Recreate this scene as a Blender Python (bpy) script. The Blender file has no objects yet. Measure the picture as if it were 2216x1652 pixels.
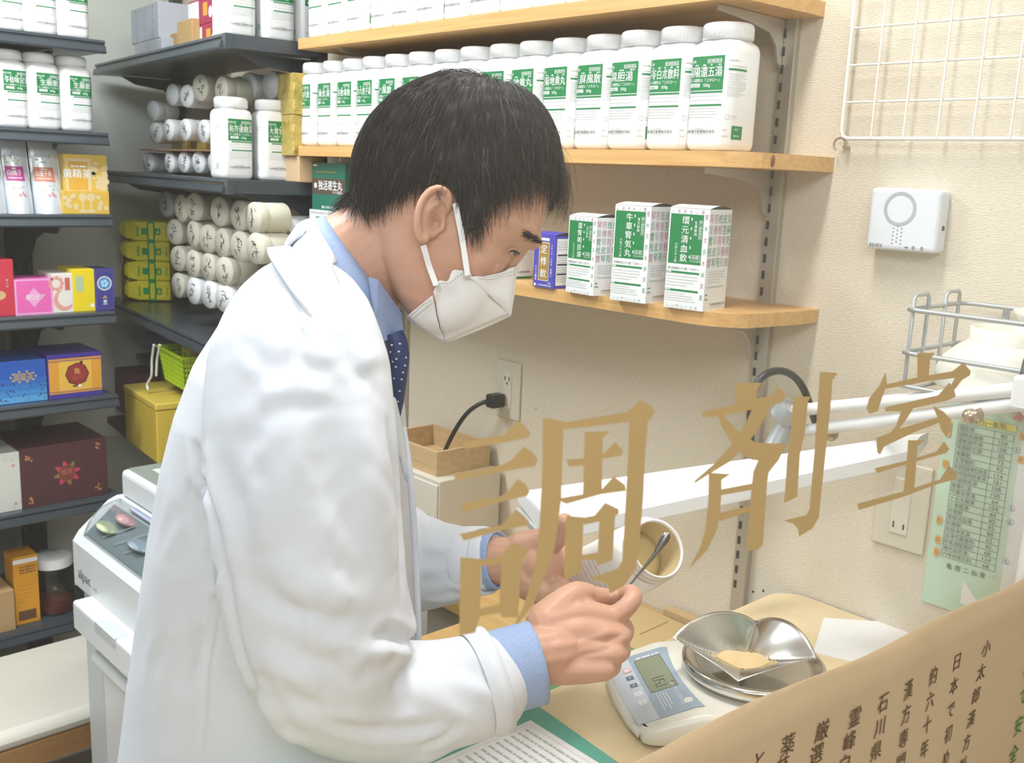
import bpy, math, random
import numpy as np
from mathutils import Vector, Matrix
from mathutils.bvhtree import BVHTree
from mathutils.geometry import tessellate_polygon
random.seed(7); rng = np.random.default_rng(7)
SC = bpy.context.scene; COL = SC.collection

# ------------------------------------------------------------------ camera
W, H, FPX = 2216, 1652, 2180.0
YAW, PIT, ROL = (math.radians(a) for a in (43.0, 11.5, 2.4))
CAM = np.array([0, -1.36, 1.55])
F0 = np.array([-math.cos(YAW), math.sin(YAW), 0]); R0 = np.array([math.sin(YAW), math.cos(YAW), 0]); U0 = np.array([0, 0, 1.0])
FW = math.cos(PIT) * F0 - math.sin(PIT) * U0; _u = math.cos(PIT) * U0 + math.sin(PIT) * F0
RT = R0 * math.cos(ROL) + _u * math.sin(ROL); UP = _u * math.cos(ROL) - R0 * math.sin(ROL)
cam = bpy.data.cameras.new('camera'); cam.sensor_width = 36; cam.lens = FPX / W * 36
cam.dof.use_dof = True; cam.dof.focus_distance = 1.12; cam.dof.aperture_fstop = 15
cam.clip_start = 0.02
co = bpy.data.objects.new('camera', cam); COL.objects.link(co)
co.matrix_world = Matrix([[RT[i], UP[i], -FW[i], CAM[i]] for i in range(3)] + [[0, 0, 0, 1]])
SC.camera = co
# ------------------------------------------------------------------ light and exposure
SC.view_settings.view_transform = 'Standard'; SC.view_settings.look = 'None'
SC.view_settings.gamma = 1; SC.view_settings.use_curve_mapping = False; SC.view_settings.exposure = 0.25
SC.cycles.use_denoising = True
wd = bpy.data.worlds.new('world'); SC.world = wd; wd.use_nodes = True
wd.node_tree.nodes['Background'].inputs[0].default_value = (0.95, 0.98, 1, 1)
wd.node_tree.nodes['Background'].inputs[1].default_value = 0.3
def area(name, loc, target, sx, sy, power, col=(1, 1, 1)):
    l = bpy.data.lights.new(name, 'AREA'); l.shape = 'RECTANGLE'; l.size = sx; l.size_y = sy; l.energy = power; l.color = col
    o = bpy.data.objects.new(name, l); COL.objects.link(o); o.location = loc
    o.rotation_euler = (Vector(target) - Vector(loc)).to_track_quat('-Z', 'Y').to_euler()
    return o
area('ceiling_light_counter', (-0.72, -0.62, 2.55), (-0.72, -0.60, 0), 0.14, 0.60, 14.5, (1.0, 0.985, 0.95))
area('ceiling_light_back', (-1.9, -1.25, 2.52), (-1.9, -1.2, 0), 0.30, 1.2, 38, (0.92, 0.97, 1.0))
area('ceiling_light_shop', (0.6, -1.9, 2.5), (-0.6, -0.7, 1.0), 1.3, 0.8, 37, (0.90, 0.955, 1.0))

# ------------------------------------------------------------------ measuring helpers
def ray(x, y): return FW + (x - W / 2) / FPX * RT - (y - H / 2) / FPX * UP
def hit(x, y, ax, val):
    d = ray(x, y); i = 'XYZ'.index(ax); return CAM + (val - CAM[i]) / d[i] * d
def dep(x, y, z): return CAM + ray(x, y) * z
def proj(P):
    v = np.asarray(P, float) - CAM; z = v @ FW
    return np.stack([W / 2 + FPX * (v @ RT) / z, H / 2 - FPX * (v @ UP) / z], -1)

# ------------------------------------------------------------------ materials
MATS = {}
def mat(name, col=(.8, .8, .8), rough=.5, metal=0, spec=.5, bump=None, noise=None, trans=0, sss=0, alpha=None, coat=0, ior=None, emit=0):
    if name in MATS: return MATS[name]
    m = bpy.data.materials.new(name); m.use_nodes = True; nt = m.node_tree; b = nt.nodes['Principled BSDF']
    b.inputs['Base Color'].default_value = (*col, 1); b.inputs['Roughness'].default_value = rough
    b.inputs['Metallic'].default_value = metal; b.inputs['Specular IOR Level'].default_value = spec
    if trans: b.inputs['Transmission Weight'].default_value = trans
    if ior: b.inputs['IOR'].default_value = ior
    if coat: b.inputs['Coat Weight'].default_value = coat
    if sss:
        b.inputs['Subsurface Weight'].default_value = sss; b.inputs['Subsurface Radius'].default_value = (.006, .0025, .0015); b.inputs['Subsurface Scale'].default_value = 1
    if alpha is not None: b.inputs['Alpha'].default_value = alpha
    tc = nt.nodes.new('ShaderNodeTexCoord')
    if noise:   # (scale, amount, second colour, stretch)
        sc_, amt, c2, st = noise
        mp = nt.nodes.new('ShaderNodeMapping'); mp.inputs['Scale'].default_value = st; nt.links.new(tc.outputs['Object'], mp.inputs[0])
        n = nt.nodes.new('ShaderNodeTexNoise'); n.inputs['Scale'].default_value = sc_; n.inputs['Detail'].default_value = 5; nt.links.new(mp.outputs[0], n.inputs['Vector'])
        cr = nt.nodes.new('ShaderNodeValToRGB'); cr.color_ramp.elements[0].position = .5 - amt; cr.color_ramp.elements[1].position = .5 + amt
        cr.color_ramp.elements[0].color = (*c2, 1); cr.color_ramp.elements[1].color = (*col, 1)
        nt.links.new(n.outputs['Fac'], cr.inputs[0]); nt.links.new(cr.outputs[0], b.inputs['Base Color'])
    if bump:    # (scale, strength, distance, stretch)
        sc_, s, dist, st = bump
        mp = nt.nodes.new('ShaderNodeMapping'); mp.inputs['Scale'].default_value = st; nt.links.new(tc.outputs['Object'], mp.inputs[0])
        n = nt.nodes.new('ShaderNodeTexNoise'); n.inputs['Scale'].default_value = sc_; n.inputs['Detail'].default_value = 3; nt.links.new(mp.outputs[0], n.inputs['Vector'])
        bp = nt.nodes.new('ShaderNodeBump'); bp.inputs['Strength'].default_value = s; bp.inputs['Distance'].default_value = dist
        nt.links.new(n.outputs['Fac'], bp.inputs['Height']); nt.links.new(bp.outputs[0], b.inputs['Normal'])
    MATS[name] = m; return m
def clear(name, col=(1, 1, 1), rough=.02, tint=.97):
    """thin clear sheet: see-through with real reflections"""
    if name in MATS: return MATS[name]
    m = bpy.data.materials.new(name); m.use_nodes = True; nt = m.node_tree; nt.nodes.clear()
    o = nt.nodes.new('ShaderNodeOutputMaterial'); t = nt.nodes.new('ShaderNodeBsdfTransparent'); t.inputs[0].default_value = (*[c * tint for c in col], 1)
    g = nt.nodes.new('ShaderNodeBsdfGlossy'); g.inputs['Roughness'].default_value = rough
    lw = nt.nodes.new('ShaderNodeLayerWeight'); lw.inputs[0].default_value = .5; p = nt.nodes.new('ShaderNodeMath'); p.operation = 'POWER'; p.inputs[1].default_value = 4
    f = nt.nodes.new('ShaderNodeMath'); f.operation = 'MULTIPLY_ADD'; f.inputs[1].default_value = .65; f.inputs[2].default_value = .03; mx = nt.nodes.new('ShaderNodeMixShader')
    nt.links.new(lw.outputs['Facing'], p.inputs[0]); nt.links.new(p.outputs[0], f.inputs[0]); nt.links.new(f.outputs[0], mx.inputs[0]); nt.links.new(t.outputs[0], mx.inputs[1]); nt.links.new(g.outputs[0], mx.inputs[2]); nt.links.new(mx.outputs[0], o.inputs[0])
    MATS[name] = m; return m
def wood(name, c1, c2, axis=0, rough=.45, scale=1):
    if name in MATS: return MATS[name]
    m = mat(name, c1, rough); nt = m.node_tree; b = nt.nodes['Principled BSDF']
    tc = nt.nodes.new('ShaderNodeTexCoord'); mp = nt.nodes.new('ShaderNodeMapping')
    st = [38 * scale, 38 * scale, 60 * scale]; st[axis] = 1.6; mp.inputs['Scale'].default_value = st
    n = nt.nodes.new('ShaderNodeTexNoise'); n.inputs['Scale'].default_value = 2.2; n.inputs['Detail'].default_value = 6; n.inputs['Distortion'].default_value = .6
    cr = nt.nodes.new('ShaderNodeValToRGB'); cr.color_ramp.elements[0].position = .32; cr.color_ramp.elements[1].position = .68
    cr.color_ramp.elements[0].color = (*c2, 1); cr.color_ramp.elements[1].color = (*c1, 1)
    nt.links.new(tc.outputs['Object'], mp.inputs[0]); nt.links.new(mp.outputs[0], n.inputs['Vector']); nt.links.new(n.outputs['Fac'], cr.inputs[0]); nt.links.new(cr.outputs[0], b.inputs['Base Color'])
    return m
WHITE = mat('white_plastic', (.80, .81, .81), .32)
CAPW = mat('white_cap', (.82, .83, .83), .38)
PAPER = mat('white_paper', (.80, .80, .79), .7)
GREEN = mat('label_green', (.006, .205, .058), .45)
INK = mat('grey_ink', (.30, .31, .32), .7)
DARK = mat('dark_ink', (.035, .037, .04), .6)
STEEL = mat('dark_shelf_metal', (.075, .092, .112), .27, .35, noise=(3, .3, (.06, .075, .09), (1, 1, 1)))
CARD = mat('brown_cardboard', (.42, .27, .12), .8, noise=(30, .4, (.38, .24, .11), (1, 1, 8)))

# ------------------------------------------------------------------ mesh building
class MB:
    def __init__(s): s.v = []; s.f = []; s.m = []; s.s = []
    def add(s, vs, fs, m=0, smooth=False):
        k = len(s.v); s.v += [tuple(map(float, p)) for p in vs]
        for f in fs: s.f.append(tuple(int(i) + k for i in f)); s.m.append(m); s.s.append(smooth)
        return s
    def box(s, a, b, m=0):
        x0, y0, z0 = a; x1, y1, z1 = b
        return s.add([(x0, y0, z0), (x1, y0, z0), (x1, y1, z0), (x0, y1, z0), (x0, y0, z1), (x1, y0, z1), (x1, y1, z1), (x0, y1, z1)],
                     [(0, 3, 2, 1), (4, 5, 6, 7), (0, 1, 5, 4), (1, 2, 6, 5), (2, 3, 7, 6), (3, 0, 4, 7)], m)
    def loft(s, rings, m=0, smooth=True, cap=True, closed=True):
        n = len(rings[0]); vs = [p for r in rings for p in r]; fs = []
        for i in range(len(rings) - 1):
            for j in range(n if closed else n - 1):
                k = (j + 1) % n; fs.append((i * n + j, i * n + k, (i + 1) * n + k, (i + 1) * n + j))
        s.add(vs, fs, m, smooth)
        if cap:
            s.add(rings[0], [tuple(range(n))[::-1]], m, False); s.add(rings[-1], [tuple(range(n))], m, False)
        return s
    def lathe(s, prof, n=32, c=(0, 0, 0), m=0, axis=None, smooth=True, cap=True):
        Rm = np.eye(3) if axis is None else np.array(Vector((0, 0, 1)).rotation_difference(Vector(axis)).to_matrix())
        t = np.arange(n) * 2 * math.pi / n; rings = []
        for r, z in prof: rings.append(np.stack([r * np.cos(t), r * np.sin(t), np.full(n, z)], 1) @ Rm.T + np.array(c))
        return s.loft(rings, m, smooth, cap)
    def tube(s, pts, r, n=8, m=0, cap=True, flat=None):
        pts = np.asarray(pts, float); N = len(pts); r = np.broadcast_to(np.asarray(r, float), (N,))
        T = np.gradient(pts, axis=0); T /= np.linalg.norm(T, axis=1)[:, None] + 1e-12
        a = np.array([0, 0, 1.0]) if abs(T[0][2]) < .9 else np.array([1.0, 0, 0]); rings = []; a = a - T[0] * (a @ T[0])
        for i in range(N):
            a = a - T[i] * (a @ T[i]); a /= np.linalg.norm(a); b = np.cross(T[i], a); t = np.arange(n) * 2 * math.pi / n
            fx = 1 if flat is None else flat
            rings.append(pts[i] + r[i] * (np.cos(t)[:, None] * a + fx * np.sin(t)[:, None] * b))
        return s.loft(rings, m, True, cap)
    def pill(s, pts, r, n=14, m=0):
        """tube with rounded ends"""
        pts = [np.asarray(p, float) for p in pts]; r = list(r) if hasattr(r, '__len__') else [r] * len(pts)
        d0 = pts[0] - pts[1]; d0 /= np.linalg.norm(d0); d1 = pts[-1] - pts[-2]; d1 /= np.linalg.norm(d1)
        A = [(pts[0] + d0 * r[0] * math.sin(a), r[0] * math.cos(a)) for a in (1.45, 1.0, .5)]
        B = [(pts[-1] + d1 * r[-1] * math.sin(a), r[-1] * math.cos(a)) for a in (.5, 1.0, 1.45)]
        P = [a for a, _ in A] + pts + [a for a, _ in B]; Rr = [b for _, b in A] + r + [b for _, b in B]
        return s.tube(P, Rr, n, m)
    def ball(s, c, rad, axes=None, m=0, n=20):
        rad = np.broadcast_to(np.asarray(rad, float), (3,)); A = np.eye(3) if axes is None else np.asarray(axes)
        rings = []
        for i in range(1, n):
            th = math.pi * i / n; t = np.arange(n) * 2 * math.pi / n
            q = np.stack([np.sin(th) * np.cos(t), np.sin(th) * np.sin(t), np.full(n, -math.cos(th))], 1) * rad
            rings.append(q @ A + np.asarray(c))
        return s.loft(rings, m)
    def prism(s, poly, h0, h1, fn=None, m=0, smooth=False):
        """poly in 2-D, extruded; fn maps (u,v,h) to a point"""
        fn = fn or (lambda u, v, h: (u, v, h)); n = len(poly)
        A = [fn(u, v, h0) for u, v in poly]; B = [fn(u, v, h1) for u, v in poly]
        s.add(A + B, [(j, (j + 1) % n, n + (j + 1) % n, n + j) for j in range(n)], m, smooth)
        tri = tessellate_polygon([[Vector((u, v, 0)) for u, v in poly]])
        s.add(A, [t[::-1] for t in tri], m); s.add(B, tri, m); return s
    def grid(s, P, m=0, smooth=True):
        P = np.asarray(P); a, b = P.shape[:2]
        return s.add(P.reshape(-1, 3), [(i * b + j, i * b + j + 1, (i + 1) * b + j + 1, (i + 1) * b + j) for i in range(a - 1) for j in range(b - 1)], m, smooth)
    def mesh(s, name, mats):
        me = bpy.data.meshes.new(name); me.from_pydata(s.v, [], s.f)
        for q in (mats if isinstance(mats, (list, tuple)) else [mats]): me.materials.append(q)
        me.polygons.foreach_set('material_index', s.m); me.polygons.foreach_set('use_smooth', s.s); me.update(); return me
    def build(s, name, mats, parent=None, bevel=0, seg=2, loc=None, solid=0):
        return link(name, s.mesh(name, mats), parent, bevel, seg, loc, solid)
def link(name, me, parent=None, bevel=0, seg=2, loc=None, solid=0):
    o = bpy.data.objects.new(name, me); COL.objects.link(o)
    if parent is not None: o.parent = parent
    if loc is not None: o.location = tuple(map(float, loc))
    if solid:
        q = o.modifiers.new('thickness', 'SOLIDIFY'); q.thickness = solid; q.offset = 0
    if bevel:
        q = o.modifiers.new('bevel', 'BEVEL'); q.width = bevel; q.segments = seg; q.limit_method = 'ANGLE'; q.angle_limit = math.radians(40)
    return o
def tag(o, label, cat, group=None, kind=None):
    o['label'] = label; o['category'] = cat
    if group: o['group'] = group
    if kind: o['kind'] = kind
    return o
def empty(name, loc=(0, 0, 0), rz=0, label=None, cat=None, group=None):
    o = bpy.data.objects.new(name, None); COL.objects.link(o); o.location = tuple(map(float, loc)); o.rotation_euler = (0, 0, rz); o.empty_display_size = .03
    if label: tag(o, label, cat, group)
    return o
def struct(o): o['kind'] = 'structure'; return o

# ------------------------------------------------------------------ lettering
_tc = {}
def glyphs(body, bold=0.0):
    k = (body, bold)
    if k not in _tc:
        c = bpy.data.curves.new('lettering', 'FONT'); c.body = body; c.size = 1; c.resolution_u = 2; c.offset = bold; c.align_x = 'CENTER'
        o = bpy.data.objects.new('lettering', c); COL.objects.link(o); dg = bpy.context.evaluated_depsgraph_get()
        me = bpy.data.meshes.new_from_object(o.evaluated_get(dg))
        v = np.array([p.co[:2] for p in me.vertices]) if len(me.vertices) else np.zeros((0, 2)); f = [tuple(p.vertices) for p in me.polygons]
        bpy.data.objects.remove(o); bpy.data.curves.remove(c); bpy.data.meshes.remove(me); _tc[k] = (v, f)
    return _tc[k]
class Sheet:
    """flat artwork in (u, v) metres, laid on a surface by fn(u, v, lift)"""
    def __init__(s, step=None): s.items = []; s.step = step
    def poly(s, pts, m, lay=1):
        s.items.append((np.array(pts, float), [t for t in tessellate_polygon([[Vector((u, v, 0)) for u, v in pts]])], m, lay)); return s
    def rect(s, u0, v0, u1, v1, m, lay=1):
        k = max(1, int(math.ceil(abs(u1 - u0) / s.step))) if s.step else 1
        us = np.linspace(u0, u1, k + 1); P = np.array([(u, v) for u in us for v in (v0, v1)])
        s.items.append((P, [(2 * i, 2 * i + 2, 2 * i + 3, 2 * i + 1) for i in range(k)], m, lay)); return s
    def frame(s, u0, v0, u1, v1, w, m, lay=1):
        s.rect(u0, v0, u1, v0 + w, m, lay); s.rect(u0, v1 - w, u1, v1, m, lay); s.rect(u0, v0, u0 + w, v1, m, lay); return s.rect(u1 - w, v0, u1, v1, m, lay)
    def disc(s, u, v, r, m, lay=1, n=20, ry=None):
        return s.poly([(u + r * math.cos(i * 2 * math.pi / n), v + (ry or r) * math.sin(i * 2 * math.pi / n)) for i in range(n)], m, lay)
    def ring(s, u, v, r0, r1, m, lay=1, n=36):
        P = [(u + r * math.cos(i * 2 * math.pi / n), v + r * math.sin(i * 2 * math.pi / n)) for r in (r0, r1) for i in range(n)]
        s.items.append((np.array(P), [(i, (i + 1) % n, n + (i + 1) % n, n + i) for i in range(n)], m, lay)); return s
    def line(s, pts, w, m, lay=1):
        for (a, b) in zip(pts[:-1], pts[1:]):
            a, b = np.array(a, float), np.array(b, float); d = b - a; d /= np.hypot(*d) + 1e-9; q = np.array([-d[1], d[0]]) * w / 2; d = d * w * .3
            s.items.append((np.array([a - d - q, b + d - q, b + d + q, a - d + q]), [(0, 1, 2, 3)], m, lay))
        return s
    def text(s, body, u, v, size, m, lay=2, bold=.012, sx=1.0, width=None, rot=0):
        """centred on u, baseline-centred on v"""
        V, F = glyphs(body, 0.0); b_ = max(0, bold) * .55
        if not len(V): return s
        a, b = V[:, 0].min(), V[:, 0].max(); P = V.copy(); P[:, 0] -= (a + b) / 2; P[:, 1] -= .37
        P *= size; k = sx if width is None else width / ((b - a) * size); P[:, 0] *= k
        if rot: P = P @ np.array([[math.cos(rot), math.sin(rot)], [-math.sin(rot), math.cos(rot)]])
        for q in ((0.0,) if b_ < .004 else (-b_, b_) if b_ < .012 else (-b_, 0, b_)): s.items.append((P + np.array([u + q * size, v + q * size * .4]), F, m, lay))
        return s
    def vtext(s, body, u, vtop, size, m, lay=2, bold=.012, pitch=1.08, sx=1.0):
        for i, ch in enumerate(body): s.text(ch, u, vtop - (i + .5) * size * pitch, size, m, lay, bold, sx)
        return s
    def dashes(s, u0, u1, v, h, m, lay=1, seed=0):
        r = random.Random(seed + int(abs(v) * 1e5)); u = u0
        while u < u1 - h:
            w = min(h * r.uniform(1.0, 4), u1 - u); s.rect(u, v - h / 2, u + w, v + h / 2, m, lay); u += w + h * .55
        return s
    def para(s, u0, v1, u1, v0, n, h, m, lay=1, seed=0):
        r = random.Random(seed)
        for i in range(n): s.dashes(u0, u0 + (u1 - u0) * r.choice((1, 1, .9, .65)), v1 - (v1 - v0) * (i + .5) / n, h, m, lay, seed + i)
        return s
    def build(s, name, mats, fn, parent=None, lift=.00025):
        b = MB()
        for k, (P, F, m, lay) in enumerate(s.items): b.add([fn(u, v, lay * lift + (k % 14) * 1.2e-5) for u, v in P], F, m)
        return b.build(name, mats, parent)
# ================================================================== the room
XL, XR, YF, ZC = -3.06, 1.5, -3.3, 2.62
def wallpaper():
    m = mat('wallpaper', (.69, .615, .50), .85); nt = m.node_tree; b = nt.nodes['Principled BSDF']
    tc = nt.nodes.new('ShaderNodeTexCoord'); mp = nt.nodes.new('ShaderNodeMapping'); mp.inputs['Scale'].default_value = (150, 150, 620)
    n = nt.nodes.new('ShaderNodeTexNoise'); n.inputs['Scale'].default_value = 1; n.inputs['Detail'].default_value = 3
    bp = nt.nodes.new('ShaderNodeBump'); bp.inputs['Strength'].default_value = .75; bp.inputs['Distance'].default_value = .0015
    nt.links.new(tc.outputs['Object'], mp.inputs[0]); nt.links.new(mp.outputs[0], n.inputs['Vector']); nt.links.new(n.outputs['Fac'], bp.inputs['Height']); nt.links.new(bp.outputs[0], b.inputs['Normal'])
    cr = nt.nodes.new('ShaderNodeValToRGB'); cr.color_ramp.elements[0].position = .3; cr.color_ramp.elements[1].position = .62
    cr.color_ramp.elements[0].color = (.645, .57, .45, 1); cr.color_ramp.elements[1].color = (.73, .665, .545, 1)
    nt.links.new(n.outputs['Fac'], cr.inputs[0]); nt.links.new(cr.outputs[0], b.inputs['Base Color']); return m
WP = wallpaper()
struct(MB().box((XL, 0, 0), (XR, .1, ZC)).build('wall_back', WP))
struct(MB().box((XL - .1, YF, 0), (XL, .1, ZC)).build('wall_left', mat('pale_wall', (.66, .69, .63), .8)))
struct(MB().box((XR, YF, 0), (XR + .1, .1, ZC)).build('wall_right', mat('shop_wall', (.75, .74, .70), .8)))
struct(MB().box((XL, YF - .1, 0), (XR, YF, ZC)).build('wall_front', mat('shop_wall')))
struct(MB().box((XL, YF, -.1), (XR, 0, 0)).build('floor', mat('floor_vinyl', (.45, .40, .34), .4)))
struct(MB().box((XL, YF, ZC), (XR, 0, ZC + .1)).build('ceiling', mat('ceiling_white', (.85, .85, .83), .9)))
# two pairs of nail holes in the wallpaper belong to the wall
nb = MB()
for x, y, r in ((1160, 885, .0013), (1283, 917, .0013), (1630, 1281, .0022), (1652, 1279, .0022), (1058, 1055, .0015), (1071, 1053, .0015)):
    p = hit(x, y, 'Y', 0); nb.lathe([(r, -.001), (r, .0004)], 10, p, axis=(0, -1, 0))
wb = bpy.data.objects['wall_back']; nb.build('nail_hole', DARK, wb)

# glass partition with gold lettering
GX = -.35
def G(x, y): p = hit(x, y, 'X', GX); return (p[1], p[2])
pane = MB().box((GX - .003, -2.4, .55), (GX + .003, -.012, 2.25)).build('window_1', clear('partition_glass'))
struct(pane); pane['label'] = 'clear glass partition in front of the dispensing counter with gold lettering'
Z1 = lambda L: [(860 + x * .35714, 830 + y * .35714) for x, y in L]
Z2 = lambda L: [(1450 + x * .34567, 740 + y * .34567) for x, y in L]
cho = [[(358,345),(615,303),(655,262),(690,213),(735,240),(775,290),(765,320),(640,345),(385,388)],
 [(310,535),(600,485),(660,455),(735,372),(790,410),(820,455),(805,492),(690,510),(320,578)],
 [(350,715),(600,672),(650,632),(695,568),(745,600),(772,645),(755,672),(640,695),(375,770)],
 [(345,900),(600,845),(645,800),(690,752),(735,790),(770,830),(755,850),(640,868),(372,940)],
 [(350,1040),(478,1050),(470,1395),(440,1495),(345,1512)],
 [(350,1040),(500,1053),(590,1040),(650,960),(700,958),(765,1003),(722,1070),(600,1075),(476,1095)],
 [(600,1070),(722,1065),(712,1180),(700,1405),(600,1400),(585,1330)], [(465,1350),(595,1320),(600,1375),(462,1395)],
 [(848,200),(900,205),(975,222),(972,270),(960,680),(940,850),(915,1000),(870,1130),(790,1330),(700,1440),(680,1440),(735,1330),(800,1110),(828,850),(845,500)],
 [(900,207),(985,225),(1360,165),(1435,92),(1485,110),(1530,160),(1500,205),(1480,230),(1370,225),(985,268),(930,268)],
 [(1370,200),(1482,225),(1465,480),(1455,700),(1440,880),(1415,1110),(1340,1215),(1255,1262),(1240,1205),(1130,1165),(1190,1150),(1300,1108),(1330,1060),(1350,700),(1365,400)],
 [(1100,285),(1255,280),(1210,320),(1205,640),(1090,665)], [(990,452),(1100,442),(1210,420),(1285,345),(1335,400),(1320,430),(1210,445),(1100,485),(1005,495)],
 [(945,685),(1090,660),(1205,630),(1275,552),(1345,605),(1350,640),(1200,660),(990,718),(960,705)],
 [(990,790),(1095,800),(1082,1130),(1000,1170),(975,1165)], [(990,790),(1095,802),(1160,790),(1225,712),(1305,750),(1310,775),(1280,800),(1190,825),(1090,845)],
 [(1190,810),(1285,795),(1270,1060),(1180,1092),(1165,1055),(1085,1060),(1085,1028),(1180,1012)]]
zai = [[(380,250),(545,250),(520,290),(505,375),(385,400)], [(165,432),(380,385),(505,350),(610,330),(640,275),(685,310),(692,345),(660,375),(600,385),(570,400),(300,455),(175,468)],
 [(490,395),(600,383),(585,430),(520,540),(430,660),(330,750),(220,815),(120,878),(125,860),(240,760),(350,640),(440,510)],
 [(265,450),(300,445),(380,540),(500,620),(620,630),(700,625),(645,740),(590,745),(480,730),(400,680),(340,610),(290,520)],
 [(210,810),(345,820),(290,855),(290,940),(280,1070),(265,1160),(205,1290),(85,1415),(95,1395),(160,1270),(190,1160),(208,980)],
 [(285,915),(485,878),(485,917),(285,952)], [(278,1060),(478,1015),(475,1052),(275,1115)],
 [(490,800),(520,735),(640,740),(585,810),(575,880),(550,1260),(520,1290),(445,1300),(465,1050),(478,900)],
 [(735,340),(850,335),(830,370),(812,560),(780,700),(765,960),(730,980),(680,1000),(690,900),(700,720),(725,540)],
 [(905,180),(1018,190),(985,235),(970,420),(940,700),(900,1090),(860,1160),(775,1210),(770,1165),(740,1130),(680,1110),(820,1075),(840,1040),(870,700),(890,400)]]
shitsu = [[(1520,65),(1630,65),(1600,110),(1590,220),(1520,235)], [(1310,265),(1530,215),(1590,205),(1740,180),(1810,125),(1855,180),(1850,205),(1800,235),(1755,295),(1728,272),(1755,222),(1600,240),(1320,290)],
 [(1320,185),(1330,260),(1300,340),(1270,430),(1220,445),(1200,410),(1215,350),(1280,270)], [(1315,405),(1650,330),(1720,250),(1750,290),(1760,340),(1700,365),(1400,430),(1320,430)],
 [(1420,418),(1500,400),(1450,480),(1400,545),(1340,575),(1385,520)], [(1260,598),(1400,540),(1640,470),(1690,488),(1500,560),(1310,650),(1285,700),(1268,685)],
 [(1615,395),(1680,430),(1730,480),(1725,545),(1700,585),(1670,550),(1650,480)], [(1460,610),(1565,610),(1520,650),(1500,910),(1430,950),(1455,700)],
 [(1250,785),(1460,735),(1640,680),(1685,615),(1720,665),(1700,690),(1500,745),(1265,815)], [(1140,1005),(1430,930),(1660,855),(1720,765),(1770,830),(1755,855),(1640,885),(1440,960),(1150,1045)]]
GOLD = mat('gold_lettering', (.46, .305, .125), .55)
for polys, Zf in ((cho, Z1), (zai, Z2), (shitsu, Z2)):
    s = Sheet()
    for k, q in enumerate(polys): s.poly([G(*p) for p in Zf(q)], 0, 1 + k * .12)
    s.build('gold_lettering', GOLD, lambda u, v, l: (GX + .0034 + l, u, v), pane)

# ---- paper banner on the glass
ba, bb = G(1318, 1652), G(2216, 1236)
slope = (bb[1] - ba[1]) / (bb[0] - ba[0])
y0, y1 = ba[0] - .5, -.02
def bwave(u, v): return .0025 + .004 * (math.sin(u * 9) * .5 + .5) + .0025 * math.sin(u * 23 + v * 14)
b = MB(); P = []
for i in range(41):
    u = y0 + (y1 - y0) * i / 40; top = ba[1] + slope * (u - ba[0]); P.append([(GX + .0035 + bwave(u, v), u, v) for v in np.linspace(top - .5, top, 16)])
b.grid(P)
ban = b.build('paper_banner', mat('tan_banner_paper', (.56, .41, .25), .75, noise=(7, .35, (.50, .355, .205), (1, 1, 1)), bump=(5, .25, .01, (1, 1, 1))), solid=.0005)
tag(ban, 'long tan paper banner with vertical brown and green writing taped on the glass', 'banner')
BINK = [mat('brown_ink', (.11, .055, .02), .8), mat('green_ink', (.012, .17, .02), .8)]
on_ban = lambda u, v, l: (GX + .0044 + bwave(u, v) + l, u, v)
cols = [('小太郎漢方製剤', 2112, 1395, 2068, 1640), ('日本で初めて', 2052, 1425, 2025, 1640), ('約六十年に', 1998, 1455, 1972, 1620), ('漢方専門', 1938, 1482, 1918, 1640), ('石川県', 1880, 1508, 1862, 1640), ('霊峰白', 1822, 1540, 1800, 1660), ('厳選', 1758, 1572, 1735, 1690), ('薬草', 1690, 1605, 1668, 1700), ('と', 1630, 1640, 1622, 1690)]
for t, xa, ya, xb, yb in cols:
    A, B = np.array(G(xa, ya)), np.array(G(xb, yb)); n = (len(t) - 1) if len(t) > 1 else 1; pitch = 52
    k = np.hypot(xb - xa, yb - ya) / pitch
    s = Sheet()
    for i, ch in enumerate(t):
        q = A + (B - A) * (i / k); s.text(ch, q[0], q[1], .0185, 0, 1, .012)
    s.build('text_column', BINK, on_ban, ban)
s = Sheet()
for i, ch in enumerate('をして安全に'):
    q = np.array(G(2212, 1372)) + (np.array(G(2178, 1600)) - np.array(G(2212, 1372))) * i / 3.6; s.text(ch, q[0], q[1], .024, 1, 1, -.008)
s.build('handwriting', BINK, on_ban, ban)


# ================================================================== wooden wall shelves, posts, brackets
PINE = wood('pine', (.70, .43, .17), (.58, .325, .11), 0)
def wshelf(x0, x1, d, z0, z1, label, rr=.07, knot=None):
    poly = [(x0, 0), (x0, -d)] + [(x1 - rr + rr * math.sin(a), -d + rr - rr * math.cos(a)) for a in np.linspace(0, math.pi / 2 * .62, 9)] + [(x1, -.045), (x1, 0)]
    mb = MB().prism([(u, v + .0) for u, v in poly], z0, z1)
    if knot is not None:
        t = np.linspace(0, 2 * math.pi, 15)[:-1]; mb.add([(knot[0] + .004 * math.cos(a) + .006 * math.sin(a), knot[1] + .001, (z0 + z1) / 2 + .0085 * math.sin(a)) for a in t], [tuple(range(14))], 1)
    return tag(mb.build('wooden_shelf', [PINE, mat('pine_knot', (.20, .075, .03), .5)], bevel=.0015), label, 'shelf', 'pine wall shelves')
ZU, ZM, ZLW = 1.815, 1.596, 1.374
wshelf(-1.948, -.83, .2, ZU - .021, ZU, 'topmost pine wall shelf, cut by the upper edge of the photo', .05)
wshelf(-1.948, -.79, .2, ZM - .021, ZM, 'middle pine wall shelf carrying the long row of white bottles', .09)
wshelf(-1.948, -.79, .2, ZLW - .02, ZLW, 'lowest pine wall shelf carrying the green and purple medicine boxes', .09)
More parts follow.
